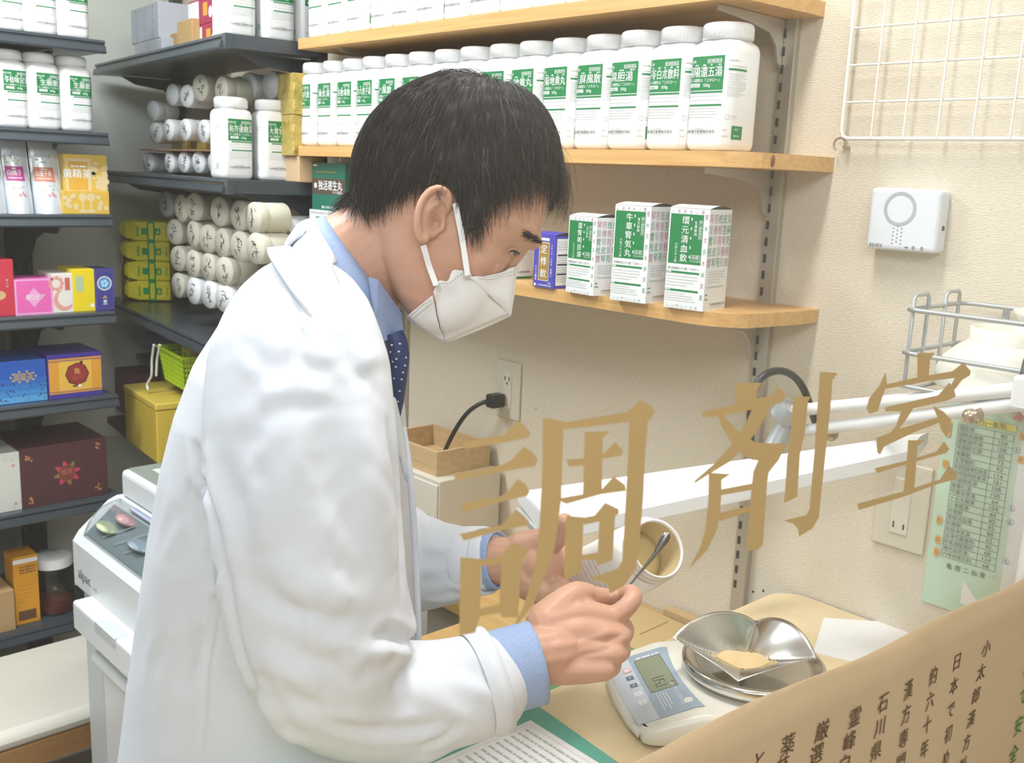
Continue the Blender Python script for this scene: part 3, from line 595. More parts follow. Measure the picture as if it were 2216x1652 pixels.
MB().prism([(-1.90, -.003), (-1.90, -.26), (-1.22, -.26), (-1.22, -.42), (-.835, -.42), (-.835, -.003)], LCZ - .03, LCZ).build('countertop', wood('brown_counter', (.55, .36, .14), (.47, .29, .10), 0, .4), t)
MB().prism([(-1.90, -.02), (-1.90, -.24), (-1.20, -.24), (-1.20, -.40), (-.86, -.40), (-.86, -.02)], 0, LCZ - .03).build('cabinet_body', mat('cream_cabinet', (.62, .58, .48), .5), t)
MB().box((-.834, -.42, .70), (-.81, -.004, .715)).build('side_ledge', MATS['brown_counter'], t)
o = MB().box((-1.10, -.34, LCZ), (-.84, -.035, LCZ + .012)).build('cardboard_sheet', mat('pale_cardboard', (.52, .37, .17), .8), bevel=.001); tag(o, 'flat tan cardboard panel lying on the low counter below the hands', 'cardboard')
a, b_ = hit(1385, 1373, 'Z', LCZ + .0125), hit(1445, 1346, 'Z', LCZ + .0125); sl = Sheet(); sl.line([a[:2], b_[:2]], .0018, 0); sl.build('slit', [mat('cardboard_slit', (.22, .13, .05), .9)], lambda u, v, l: (u, v, LCZ + .0121 + l), o)
o = MB().box((-1.015, -.028, LCZ), (-.84, -.006, LCZ + .02)).build('cardboard_strip', MATS['pale_cardboard']); tag(o, 'thin cardboard strip along the wall beside the work table corner', 'cardboard')
# green notebook between table and counter
c = hit(1215, 1475, 'Z', LCZ + .03)
t = empty('green_book', (-.862, -.36, LCZ), 0, 'green covered book lying on the low counter under the right hand', 'book')
MB().box((-.055, -.16, 0), (.055, .06, .086)).build('pages', PAPER, t); MB().box((-.057, -.162, .086), (.057, .062, .089)).build('cover', mat('book_green', (.09, .30, .07), .45), t)
s = Sheet(); s.text('No.', .0, 0, .022, 0, 1, .02); s.dashes(.018, .05, -.004, .004, 0); s.rect(-.05, -.03, .05, -.0285, 0); s.build('cover_print', [mat('book_ink', (.02, .05, .03), .6)], lambda u, v, l: (.02 - v * .9, -.03 + u, .0892 + l), t)
# white drawer unit, wooden tray by the socket
def hb(x, y, Y): return hit(x, y, 'Y', Y)
a, b_ = hb(872, 1010, -.17), hb(1000, 992, -.17)
t = empty('desk_organizer', (-1.515, -.10, LCZ), 0, 'cream drawer box on the low counter below the power cable', 'drawers')
MB().box((-.17, -.07, 0), (.045, .09, .16)).build('case', mat('cream_drawer', (.60, .57, .48), .4), t, .002)
for k in range(2): f = MB().box((-.166, -.074, .008 + .076 * k), (.041, -.07, .076 + .076 * k)).build('drawer_front', mat('cream_drawer_front', (.66, .63, .55), .4), t, .002); MB().box((-.10, -.082, .036 + .076 * k), (-.03, -.074, .048 + .076 * k)).build('handle', MATS['cream_drawer'], f, .002)
t = empty('wooden_tray', (-1.60, -.09, LCZ + .16), 0, 'shallow wooden tray standing on the cream drawer box', 'tray')
b = MB(); b.box((-.09, -.065, 0), (.10, .075, .006)); b.box((-.09, -.065, .006), (.10, -.058, .05)); b.box((-.09, .068, .006), (.10, .075, .05)); b.box((-.09, -.058, .006), (-.083, .068, .05)); b.box((.093, -.058, .006), (.10, .068, .05)); b.build('tray_box', wood('light_wood', (.60, .43, .24), (.50, .34, .17), 0), t)
# teal mat and printed paper
pm = [hit(*p, 'Z', TZ) for p in ((1145, 1518), (1345, 1660))]
def quad_on(z, pts): return [tuple(hit(*p, 'Z', z)[:2]) for p in pts]
A, B = pm[0], pm[1]; d = (B - A); d /= np.linalg.norm(d); nrm = np.array([d[1], -d[0], 0])
if nrm[1] > 0: nrm = -nrm
def MP(u, v, z): q = A + d * u + nrm * v; return (q[0], q[1], z)
ang = math.atan2(d[1], d[0])
o = MB().prism([(-.012, .012), (-.006, .004), (.004, 0), (.24, 0), (.24, .40), (-.012, .40)], TZ, TZ + .0022, lambda u, v, h: MP(u, v, h)).build('cutting_mat', mat('teal_mat', (.10, .42, .33), .5, noise=(40, .4, (.085, .37, .29), (1, 1, 1)))); tag(o, 'teal cutting mat at the near edge of the work table', 'mat')
t = empty('printed_sheet', MP(.005, .048, TZ + .0024), ang, 'white printed sheet lying on the teal mat', 'paper')
a, b_ = hit(1148, 1560, 'Z', TZ + .0025), hit(1300, 1655, 'Z', TZ + .0025)
A2 = a; d2 = b_ - a; d2 /= np.linalg.norm(d2); n2 = np.array([d2[1], -d2[0], 0]); n2 = -n2 if n2[1] > 0 else n2
t.location = tuple(A2); t.rotation_euler = (0, 0, math.atan2(d2[1], d2[0])); sg = -1
MB().box((0, -.29, 0), (.205, 0, .0004)).build('paper', PAPER, t)
s = Sheet(); 
for k in range(13): s.dashes(.012, .012 + (.18 if k % 4 else .11), -.018 - .011 * k, .0032, k % 2, 1, k)
s.frame(.006, -.14, .198, -.008, .0003, 0); s.rect(.115, -.115, .128, -.060, 2, 0); s.build('print', [SEALS, LM[2], mat('tag_orange')], lambda u, v, l: (u, v, .0005 + l), t)
# white sheets at the right end of the table
P = [hit(*p, 'Z', TZ + .0006) for p in ((1783, 1338), (1965, 1350), (2100, 1500), (1760, 1412))]
o = MB().prism([tuple(p[:2]) for p in P], TZ, TZ + .0012).build('white_sheets', PAPER); tag(o, 'plain white sheets at the right end of the work table', 'paper')

# ---- digital scale
E1 = np.array([.56, .8285, 0]); E2 = np.array([.8285, -.56, 0]); SO = np.array([-.712, -.490, TZ])
t = empty('kitchen_scale', SO, 0, 'white digital scale with grey display panel on the work table', 'scale')
Rz = np.array([E1, E2, [0, 0, 1]])
def SL(u, v, z): return tuple(np.array([u, v, z]) @ Rz)
HW = .083; L = .245
def outline(k):
    P = []
    for u, v in [(0, -.074), (-.006, -.05), (-.010, 0), (-.006, .05), (0, .074)]: P.append((u - k, v * (1 + k / HW)))
    for a in np.linspace(0, math.pi / 2, 5): P.append((.02 - .02 * math.cos(a) + .0 + 0 - k * math.cos(a) * .3, .074 + .016 * math.sin(a) + k * math.sin(a)))
    P += [(.03, .0910 + k), (.045, .0922 + k), (.065, .0938 + k), (.12, .098 + k), (L - .05, .096 + k), (L, .07), (L + .006, 0), (L, -.07), (L - .05, -.096 - k), (.12, -.098 - k), (.065, -.0938 - k), (.045, -.0922 - k), (.03, -.0910 - k)]
    for a in np.linspace(math.pi / 2, 0, 5): P.append((.02 - .02 * math.cos(a), -.074 - .016 * math.sin(a) - k * math.sin(a)))
    return P
def topz(u): return .020 + .022 * min(1, max(0, (u + .01) / .075))
b = MB(); o0 = outline(.002); o1 = outline(.003); o2 = outline(-.004)
rings = [[SL(u, v, .003) for u, v in outline(-.004)], [SL(u, v, .008) for u, v in o1], [SL(u, v, topz(u) - .006) for u, v in o0], [SL(u, v, topz(u) - .0015) for u, v in outline(-.001)], [SL(u, v, topz(u)) for u, v in o2]]
b.loft(rings, 0, True, False)
us = np.linspace(min(p[0] for p in o2) + 2e-4, max(p[0] for p in o2) - 2e-4, 44); rows_ = []
for u in us:
    vv = []
    for (ua, va), (ub, vb) in zip(o2, o2[1:] + o2[:1]):
        if (ua - u) * (ub - u) < 0: vv.append(va + (vb - va) * (u - ua) / (ub - ua))
    rows_.append([SL(u, v, topz(u)) for v in np.linspace(min(vv), max(vv), 12)])
b.grid(rows_)
b.build('housing', mat('scale_white', (.76, .745, .67), .35), t)
for u, v in ((.03, .07), (.03, -.07), (.2, .07), (.2, -.07)): MB().lathe([(.008, 0), (.008, .004)], 14, SL(u, v, 0)).build('foot', DARK, t)
def pan_fn(u, v, l): return SL(u, v, topz(u) + .0006 + l)
s = Sheet(.006)
# display panel: u away from the user, v along the front edge
def strip(u0, u1f, v0, v1, m, lay, n=14):
    P = [];
    for i in range(n + 1):
        v = v0 + (v1 - v0) * i / n
        for k in range(7): uu = u0(v) + (u1f(v) - u0(v)) * k / 6; P.append((uu, v))
    s.items.append((np.array(P), [(i * 7 + k, i * 7 + k + 1, (i + 1) * 7 + k + 1, (i + 1) * 7 + k) for i in range(n) for k in range(6)], m, lay))
fr = lambda v: -.007 + .6 * v * v
strip(lambda v: fr(v) + .001, lambda v: .0215, -.074, .074, 0, 1); strip(lambda v: .0215, lambda v: .066 + 1.5 * (v - .0) ** 2, -.074, .074, 1, 1)
strip(lambda v: .027, lambda v: .059, -.058, .020, 2, 2); s.frame(.0265, -.0585, .0595, .0205, .0007, 3, 3)
s.rect(.010, -.047, .018, -.038, 5, 2); s.frame(.0095, -.0475, .0185, -.0375, .0006, 6, 3)
for k, m in ((-.028, 7), (-.010, 7), (.010, 4), (.030, 4)): s.rect(.0085, k - .0005, .0175, k + .0085, m, 2); s.disc(.013, k + .004, .0012, 8 if m == 4 else 4, 3, 8)
for k in (-.028, -.010, .010, .030, -.045): s.dashes(.0190, .0212, k + .006, .0012, 8, 2)
for k in range(4): s.rect(.031 + .0035 * k, .026, .0318 + .0035 * k, .062 - .006 * (k % 2), 4, 2)
s.disc(.060, .056, .0055, 9, 2, 16); s.text('コンパクトスケール', .054, .036, .006, 4, 2, .008, rot=-math.pi / 2); s.dashes(.031, .06, -.062, .003, 4, 2)
seg = lambda pts: s.line([(a, b) for a, b in pts], .0012, 3, 4)
seg([(.036, .012), (.048, .012)]); seg([(.036, .012), (.036, .006), (.042, .006), (.042, .000), (.048, .0), (.048, .004)]); seg([(.036, -.002), (.048, -.002)]); seg([(.036, -.002), (.036, -.008), (.050, -.008)])
s.rect(.054, .008, .0575, .0115, 3, 4)
s.build('display_panel', [mat('panel_light', (.56, .61, .66), .45), mat('panel_blue', (.32, .40, .49), .35), mat('lcd', (.24, .27, .19), .2), mat('lcd_dark', (.13, .15, .11), .3), mat('panel_white', (.78, .80, .82), .4), mat('btn_pink', (.80, .62, .66), .4), mat('btn_red', (.65, .25, .32), .4), mat('btn_navy', (.13, .18, .27), .4), SEALS, mat('seal_sticker', (.72, .72, .66), .4)], pan_fn, t)
PC = np.array(SL(.158, .004, 0)) + SO
CHR = mat('chrome', (.72, .72, .70), .12, 1.0)
MB().lathe([(.06, .038), (.078, .046), (.084, .050), (.086, .054), (.086, .061), (.083, .064), (.080, .063), (.074, .0595), (.066, .058), (.001, .058)], 72, tuple(np.array(SL(.158, .004, 0)))).build('weighing_pan', CHR, t)
# stainless weighing dish with raised petals
cpx = hit(1605, 1420, 'Z', PC[2] + .07)
t2 = empty('weighing_dish', (0, 0, 0), 0, 'shiny square metal weighing dish with raised petal sides on the scale', 'dish')
near = hit(1598, 1476, 'Z', PC[2] + .0645); far = hit(1636, 1346, 'Z', PC[2] + .082); lef = hit(1456, 1380, 'Z', PC[2] + .088); rig = hit(1768, 1425, 'Z', PC[2] + .080)
N = 41; V = np.zeros((N, N, 3)); cen = (near + far + lef + rig) / 4; corners = {(1, 1): near, (-1, 1): lef, (-1, -1): far, (1, -1): rig}
for i in range(N):
    for j in range(N):
        u, v = -1 + 2 * i / (N - 1), -1 + 2 * j / (N - 1)
        w = [(1 + u) * (1 + v) / 4, (1 - u) * (1 + v) / 4, (1 - u) * (1 - v) / 4, (1 + u) * (1 - v) / 4]
        p = w[0] * near + w[1] * lef + w[2] * far + w[3] * rig; m = max(abs(u), abs(v)); k = min(abs(u), abs(v)) / (m + 1e-6)
        edge = (m ** 2.0) * (1 - k ** 2)
        hgt = {True: .021, False: .006}[(v < 0 and abs(v) >= abs(u)) or (u < 0 and abs(u) > abs(v))]
        base = PC[2] + .0645; z = base + (p[2] - base) * max(0, m) ** 1.7 + hgt * edge
        out = (p - cen); out[2] = 0; p = cen + out * (1 + .10 * edge); V[i, j] = (p[0], p[1], z)
ctr = V[N // 2, N // 2]; MB().grid(V).build('sheet_metal', mat('steel_dish', (.70, .70, .69), .2, 1.0), t2, solid=.0007)
def dishpt(u, v, up=0):
    i, j = (u + 1) / 2 * (N - 1), (v + 1) / 2 * (N - 1); i0, j0 = int(i), int(j); f, g = i - i0, j - j0; i1, j1 = min(i0 + 1, N - 1), min(j0 + 1, N - 1)
    p = V[i0, j0] * (1 - f) * (1 - g) + V[i1, j0] * f * (1 - g) + V[i0, j1] * (1 - f) * g + V[i1, j1] * f * g; return p + np.array((0, 0, .0006 + up))
pw = MB(); rings = []
for k in range(1, 11):
    r = .52 * k / 10; rings.append([dishpt(.14 + r * math.cos(a) * (1 + .1 * math.sin(3 * a)), .14 + r * math.sin(a) * (1 + .08 * math.cos(2 * a)), .007 * (1 - (k / 10) ** 2)) for a in np.arange(28) * 2 * math.pi / 28])
pw.loft(rings[::-1])
for k in range(700):
    a = random.uniform(0, 6.28); r = .52 * (1 + abs(random.gauss(0, .13))); q = .00045; p = dishpt(min(.97, .14 + r * math.cos(a)), min(.97, .14 + r * math.sin(a))); x, y, z = p
    pw.add([(x - q, y - q, z), (x + q, y - q, z), (x, y + q, z), (x, y, z + q * 1.6)], [(0, 1, 3), (1, 2, 3), (2, 0, 3)])
o = pw.build('herbal_powder', mat('tan_powder', (.66, .49, .25), .9, bump=(900, .8, .001, (1, 1, 1)))); tag(o, 'small heap of tan herbal powder in the metal dish', 'powder', kind='stuff')

# ---- desk lamp: white head along the wall side, grey joint, arms to the right
LW = mat('lamp_white', (.82, .83, .83), .35)
t = empty('desk_lamp', (0, 0, 0), 0, 'white arm desk lamp with a long flat head behind the gold lettering', 'lamp')
fl, nl = hit(1122, 1062, 'X', -.93), hit(1200, 1150, 'X', -.865); fr_, nr_ = hit(2010, 936, 'Y', -.09), hit(1965, 985, 'Y', -.13); rings = []
for f in (0, .03, .3, .6, .97, 1):
    p, q = fl * (1 - f) + fr_ * f, nl * (1 - f) + nr_ * f; k = .7 if f in (0, 1) else 1
    rings.append([p, (p * .6 + q * .4) + UP * .010 * k, q + UP * .004, q - np.array((0, 0, .016 * k)), (p + q) / 2 - np.array((0, 0, .030 * k)), p - np.array((0, 0, .022 * k))])
MB().loft(rings, 0, False).build('lamp_head', LW, t, .003, 3)
g = (nr_ - nl) / np.linalg.norm(nr_ - nl); MB().loft([[p + g * k - np.array((0, 0, z)) for p, z in ((fl, .024), (nl, .018), (nl, .024), (fl, .032))] for k in (-.004, .006)], 0, False).build('end_trim', mat('lamp_grey', (.42, .46, .46), .4), t)
j0 = hit(1665, 1000, 'X', -.76); GJ = mat('joint_grey', (.45, .49, .50), .4, .3)
b = MB(); b.tube([hit(1615, 1045, 'X', -.77), hit(1660, 1000, 'X', -.76), hit(1700, 920, 'X', -.745)], [.014, .016, .013], 14); b.tube([hit(1690, 905, 'X', -.75), hit(1715, 880, 'X', -.735)], .018, 16); b.build('joint', GJ, t)
b = MB(); kn = hit(1797, 938, 'X', -.70); b.lathe([(.0001, -.012), (.008, -.010), (.010, 0), (.010, .006), (.006, .009), (.0001, .009)], 20, kn, axis=(.7, -.7, 0)); b.build('knob', mat('brassy_knob', (.50, .40, .28), .25, .9), t)
for (x0_, y0_), (x1_, y1_), X0_, X1_ in (((1705, 890), (2260, 838), -.745, -.20), ((1712, 936), (2260, 868), -.745, -.20)):
    MB().tube([hit(x0_, y0_, 'X', X0_), hit(x1_, y1_, 'Y', X1_)], .0085, 14).build('arm', LW, t)
b = MB(); q = hit(2092, 902, 'Y', -.215); d_ = hit(2120, 899, 'Y', -.215) - q; b.tube([q - d_ * .2, q, q + d_ * .5, q + d_ * .6, q + d_ * 1.1], [.006, .0085, .0085, .006, .0085], 14); b.build('arm_screw', mat('brassy_knob'), t)
b = MB(); q = hit(2243, 850, 'Y', -.20); b.box(q - .02, q + np.array((.012, .02, .018))); b.build('arm_bracket', LW, t, .004)
q = hit(2212, 825, 'Y', -.20); MB().tube([q + np.array((.0, .0, -.02)), q + np.array((0, .01, .02)), q + np.array((0, .03, .05))], .006, 12).build('spring_cover', BLKP, t)
cb = [(1640, 1035), (1628, 1000), (1622, 930), (1624, 860), (1640, 815), (1680, 797), (1715, 806), (1742, 838), (1756, 890), (1770, 930)]
P = np.array([hit(x, y, 'X', -.775 + .006 * i) for i, (x, y) in enumerate(cb)]); tt = np.linspace(0, len(P) - 1, 60); P = np.stack([np.interp(tt, range(len(P)), P[:, k]) for k in range(3)], 1)
for _ in range(25): P[1:-1] = (P[:-2] + P[2:] + 2 * P[1:-1]) / 4
MB().tube(P, .0052, 12).build('lamp_cable', BLKP, t)
# strip between wall and glass: clamp post of the lamp
MB().tube([(-.385, -.20, TZ), (-.385, -.20, 1.30), (-.42, -.20, 1.335)], .009, 12).build('clamp_post', LW, t)
# ================================================================== shelving unit along the left wall
LXF = -2.5; LYR = -.400; LD = .40
t = empty('shelving_unit', (LXF, LYR, 0), 0, 'dark grey metal shelving unit at the left edge of the photo', 'shelf')
zs = [1.824, 1.612, 1.419, 1.182, .970, .706, .400]
def rail_prof(): return [(0, 0), (.012, 0), (.014, -.006), (.010, -.008), (.010, -.011), (.016, -.013), (.020, -.026), (.018, -.030), (0, -.030)]
for z in zs:
    b = MB(); b.box((-LD, -1.2, z - .028), (0, 0, z)); b.prism(rail_prof(), -1.2, .004, lambda u, v, h: (u, h, z + v)); b.build('shelf_board', STEEL, t)
    o = MB().prism([(-LD, -.03), (-.03, -.03), (-.06, -.05), (-.16, -.055), (-.22, -.075), (-.27, -.13), (-LD, -.14)], -.105, -.099, lambda u, v, h: (u, h, z + v)).build('shelf_bracket', STEEL, t)
PST = mat('dark_post', (.05, .055, .062), .4, .3)
for y in (-.085, -1.0):
    b = MB(); b.box((-LD - .03, y - .03, 0), (-LD, y + .03, 2.1)); b.build('upright', PST, t)
    b = MB(); [b.box((-LD - .001, y + s_ * .014 - .004, .3 + .05 * k), (-LD + .0004, y + s_ * .014 + .004, .322 + .05 * k)) for k in range(34) for s_ in (-1, 1)]; b.build('slots', BLK, t)
MB().box((-LD - .045, -1.2, .06), (-LD - .03, -.13, 2.1)).build('back_panel', mat('grey_back_panel', (.27, .285, .28), .6), t)
def LP(x, y): p = hit(x, y, 'X', LXF - .012); return p[1], p[2]
def shelf_box(name, xl, xr, ytop, z, dpt, col, label, art=None, grp='boxes on the left shelving unit', h=None, setback=.012, rough=.45, cat='box', side=None):
    ym = ytop; yl, yr = hit(xl, (ytop + 60), 'X', LXF - setback)[1], hit(xr, ytop + 60, 'X', LXF - setback)[1]
    h = h or hit((xl + xr) / 2, ytop, 'X', LXF - setback)[2] - z; w = yr - yl
    t = empty(name, (LXF - setback, (yl + yr) / 2, z), 0, label, cat, grp)
    MB().box((-dpt, -w / 2, 0), (0, w / 2, h)).build('carton', mat(name + '_' + str(xl), col, rough), t, .0012)
    if art:
        s = Sheet(); ms = art(s, w, h); s.build('print', ms, lambda u, v, l: (l, u - w / 2, v), t)
    return t
WT = LM[1]
for i, (x, lab) in enumerate(((159, 'white bottle nearest the right end of the top visible shelf of the left unit'), (88, 'second white bottle from the right on the top visible shelf of the left unit'), (17, 'white bottle at the photo edge on the top visible shelf of the left unit'))):
    bottle(LXF - .055, hit(x, 200, 'X', LXF - .03)[1] + .004, zs[0], math.pi / 2 + .05, ['参苓散', '生脈散', '生脈散'][i], '0118', lab, 'white bottles on the left unit', (-.018, .040))
for i, (x, lab) in enumerate(((159, 'white bottle nearest the right end of the second shelf of the left unit'), (88, 'second white bottle from the right on the second shelf of the left unit'), (17, 'white bottle at the photo edge on the second shelf of the left unit'))):
    bottle(LXF - .055, hit(x, 200, 'X', LXF - .03)[1] + .004, zs[1], math.pi / 2 + .05, ['生脈散', '生脈散', '苓桂味甘湯'][i], '0119', lab, 'white bottles on the left unit', (-.018, .040))
# foil pouches
FOIL = mat('silver_pouch', (.66, .70, .74), .3, .25, bump=(30, .35, .01, (1, 1, .4)))
def pouch(xl, xr, z, bandc, label, txt):
    yl, yr = hit(xl, 390, 'X', LXF - .02)[1], hit(xr, 390, 'X', LXF - .02)[1]; w = yr - yl; h = .178
    t = empty('foil_pouch', (LXF - .02, (yl + yr) / 2, z), 0, label, 'pouch', 'foil pouches on the left unit')
    def bul(u, v): return .022 * max(0, 1 - (2 * u / w) ** 2) ** .7 * (max(0, 1 - v / h) ** .6) + .002 * math.sin(40 * v + 9 * u)
    us = np.linspace(-w / 2, w / 2, 13); vs = np.linspace(0, h, 17); ln = -.035
    F = [[(bul(u, v) - .005 + ln * v / h, u * (1 - .04 * math.sin(9 * v)), v) for u in us] for v in vs]; B_ = [[(-bul(u, v) - .006 + ln * v / h, u * (1 - .04 * math.sin(9 * v)), v) for u in us[::-1]] for v in vs]
    b = MB(); rings = [list(f) + list(k) for f, k in zip(F, B_)]; b.loft(rings, 0, True); b.build('bag', FOIL, t)
    s = Sheet(.006); s.rect(-w * .42, h * .42, w * .22, h * .60, 0); s.text(txt, -w * .12, h * .52, .014, 1, 2, .015, width=w * .5); s.dashes(-w * .36, w * .12, h * .455, .002, 1, 2); s.dashes(-w * .2, 0, h * .575, .003, 1, 2)
    for k in range(16): s.disc(random.uniform(-w * .4, w * .2), h * random.choice((.66, .70, .36, .31, .73)) + random.uniform(-.006, .006), random.uniform(.0015, .004), 2, 1, 8, .002)
    s.poly([(w * .02, h * .29), (w * .2, h * .24), (w * .16, h * .22), (w * .05, h * .245)], 3); s.disc(-w * .05, h * .24, .003, 3)
    s.build('print', [mat('pouch_band_%d' % xl, bandc, .4), WT, mat('leaf_green', (.45, .55, .36), .6), mat('berry_red', (.62, .22, .26), .5)], lambda u, v, l: (bul(u, v) - .004 + ln * v / h + l, u, v), t)
pouch(73, 139, zs[2], (.62, .20, .13), 'silver foil pouch with an orange-red band beside the yellow carton', '山査子茶')
pouch(13, 72, zs[2], (.45, .04, .25), 'silver foil pouch with a magenta band, second on its shelf', '白桃子')
pouch(-58, 14, zs[2], (.2, .35, .2), 'silver foil pouch cut by the left edge of the photo', '茶')
MA = lambda n, c: mat(n, c, .5)
def art_yellow(s, w, h):
    s.rect(w * .04, h * .22, w * .62, h * .93, 0); s.rect(w * .10, h * .40, w * .54, h * .88, 1, 2); s.text('黄精茶', w * .30, h * .68, h * .16, 2, 3, .03); s.dashes(w * .16, w * .5, h * .8, .004, 2, 3)
    r = random.Random(3)
    for k in range(26): a = r.uniform(0, 1); s.disc(w * (.66 + .3 * r.random()), h * (.25 + .6 * r.random()), .004 + .005 * r.random(), 0, 1, 7)
    for u in (.12, .42): s.disc(w * u, h * .36, .012, 0, 3, 12, .007); s.rect(w * u - .003, h * .1, w * u + .003, h * .33, 0, 3)
    return [MA('gold_print_pale', (.70, .55, .30)), MA('gold_print_deep', (.66, .38, .05)), WT]
t = shelf_box('yellow_carton', 139, 233, 335, zs[2], .09, (.66, .45, .07), 'yellow tea carton with a printed floral front on the left unit', art_yellow, setback=.02)
def art_lip(s, w, h):
    for u in (.42, .6): s.disc(w * u, h * .72, .010, 0, 1, 12); s.rect(w * u - .002, h * .15, w * u + .002, h * .6, 0); s.disc(w * u, h * .12, .011, 0, 1, 10, .004)
    r = random.Random(5)
    for k in range(14): s.disc(w * r.choice((r.uniform(.05, .28), r.uniform(.75, .95))), h * r.uniform(.15, .85), .006, 0, 1, 7)
    return [MATS['gold_print_pale']]
shelf_box('yellow_carton', 138, 238, 413, zs[2], .013, (.68, .44, .06), 'low front lip of the yellow tea carton on the left unit', art_lip, setback=.004)  # front lip of the display carton behind it, built as a separate box
def art_red(s, w, h): s.vtext('紅沙棘', w * .42, h * .84, h * .13, 0, 2, .03); s.vtext('サージ', w * .78, h * .66, h * .05, 0); s.disc(w * .5, h * .37, .016, 1, 1, 16, .011); return [WT, MA('beige_print', (.62, .40, .20))]
shelf_box('red_carton', -40, 31, 562, zs[3], .08, (.55, .035, .06), 'tall red carton at the photo edge beside the pink box', art_red)
def art_pink(s, w, h): s.frame(0, 0, w, h, .0045, 0); s.poly([(w * .5, h * .2), (w * .72, h * .48), (w * .5, h * .76), (w * .28, h * .48)], 0); s.text('杏ロゼア', w * .53, h * .49, h * .17, 1, 2, .02, width=w * .5); return [MA('pink_pale', (.80, .36, .62)), WT]
shelf_box('pink_carton', 33, 116, 604, zs[3], .09, (.76, .13, .42), 'square pink carton with a pale border', art_pink)
def art_flower(s, w, h):
    for k in range(9): a = k * .7; s.disc(w * .2 + .014 * math.cos(a), h * .76 + .014 * math.sin(a), .005, 0, 1, 8)
    s.rect(w * .62, h * .58, w * .86, h * .90, 1)
    a = np.linspace(1.9, 5.6, 16); P = [(w * .55 + .024 * math.cos(k), h * .33 + .026 * math.sin(k)) for k in a] + [(w * .64 + .019 * math.cos(k), h * .38 + .021 * math.sin(k)) for k in a[::-1]]; s.poly(P, 0)
    return [MA('coral', (.72, .33, .27)), MA('red_seal', (.60, .12, .11))]
shelf_box('flower_carton', 114, 159, 593, zs[3], .10, (.76, .72, .66), 'small off-white carton with coral flowers between pink and yellow boxes', art_flower)
def art_yel2(s, w, h): s.rect(w * .15, h * .48, w * .5, h * .84, 0); s.disc(w * .86, h * .14, .005, 1); return [MA('sage', (.42, .55, .32)), WT]
shelf_box('plain_yellow_carton', 158, 206, 583, zs[3], .10, (.80, .62, .01), 'bright yellow carton with a sage green panel', art_yel2)
def art_blue(s, w, h): s.ring(w * .5, h * .66, .014, .018, 0); s.disc(w * .5, h * .66, .0125, 1, 1); [s.disc(w * .5 + .006 * math.cos(k), h * .66 + .006 * math.sin(k), .004, 3, 2, 7) for k in (0, 1.3, 2.6, 4, 5.2)]; s.poly([(w * .35, h * .29), (w * .5, h * .37), (w * .66, h * .28), (w * .5, h * .31)], 2); s.disc(w * .5, h * .22, .0045, 0); s.dashes(w * .4, w * .62, h * .155, .003, 0); s.frame(w * .06, h * .05, w * .94, h * .96, .001, 4); return [MA('pale_blue_print', (.55, .63, .66)), MA('sky_print', (.06, .32, .70)), MA('amber_print', (.65, .33, .06)), MA('light_sky', (.45, .65, .80)), MA('violet_print', (.20, .10, .30))]
shelf_box('blue_carton', 206, 248, 583, zs[3], .09, (.045, .045, .25), 'dark blue carton with a round emblem at the shelf end', art_blue)
def art_bluebox(s, w, h):
    for i in range(8): s.rect(0, h * (.02 + .07 * i), w, h * (.09 + .07 * i), 1 + i // 2)
    s.text('御龍茶', w * .66, h * .62, h * .2, 5, 3, .02, width=w * .28); s.ring(w * .66, h * .62, .0, .0001, 5)
    for k in range(10): a = k * .628; s.disc(w * .66 + .028 * math.cos(a), h * .62 + .013 * math.sin(a), .003, 5, 2, 6)
    r = random.Random(2)
    for k in range(70): s.disc(w * r.random(), h * r.uniform(.08, .5), .0012 + .0012 * r.random(), 6, 2, 5)
    return [WT, MA('blue_g1', (.10, .36, .68)), MA('blue_g2', (.05, .26, .60)), MA('blue_g3', (.03, .19, .54)), MA('blue_g4', (.025, .14, .48)), MA('gold_foil', (.50, .36, .18)), MA('navy_dots', (.05, .05, .16))]
shelf_box('blue_gift_box', -50, 102, 783, zs[4], .16, (.02, .10, .45), 'blue gift box with gold crest beside the orange box', art_bluebox, rough=.3)
def art_gourd(s, w, h):
    s.rect(.0025, h * .11, w - .002, h * .90, 0); s.rect(w * .2, h * .16, w * .8, h * .85, 5, 2); s.rect(.0025, h * .84, w - .002, h * .86, 1, 3); s.rect(.0025, h * .15, w - .002, h * .165, 1, 3)
    for r_, m, l in ((.0290, 2, 3), (.0262, 3, 4)): s.disc(w * .53, h * .53, r_, m, l, 8)
    s.rect(w * .58, h * .66, w * .64, h * .82, 2, 3); s.text('亀', w * .53, h * .60, .016, 4, 5, .0); s.text('龍源', w * .53, h * .45, .013, 6, 5, -.01)
    s.dashes(w * .44, w * .52, h * .26, .0035, 2, 3); s.disc(w * .57, h * .26, .004, 7, 3); return [MA('orange_print', (.70, .33, .04)), MA('violet_line', (.28, .12, .20)), MA('maroon_dark', (.10, .02, .02)), MA('maroon_red', (.30, .03, .03)), MA('gold_char', (.72, .42, .12)), MA('orange_mid', (.76, .46, .07)), MA('red_char', (.50, .10, .05)), WT]
shelf_box('orange_gift_box', 104, 222, 765, zs[4], .15, (.06, .035, .30), 'orange and violet gift box with a dark red gourd emblem', art_gourd)
def art_white(s, w, h):
    r = random.Random(6)
    for u, v in ((.86, .78), (.87, .12), (.2, .8), (.2, .1)): s.disc(w * u, h * v, .004, 0, 1, 8)
    for k in range(26): u, v = r.choice(((r.uniform(.82, .95), r.random()), (r.random(), r.uniform(.04, .14)), (r.random(), r.uniform(.85, .94)))); s.disc(w * u, h * v, .002, 1, 1, 6)
    return [MA('rose_print', (.62, .33, .32)), MA('taupe_print', (.60, .56, .50))]
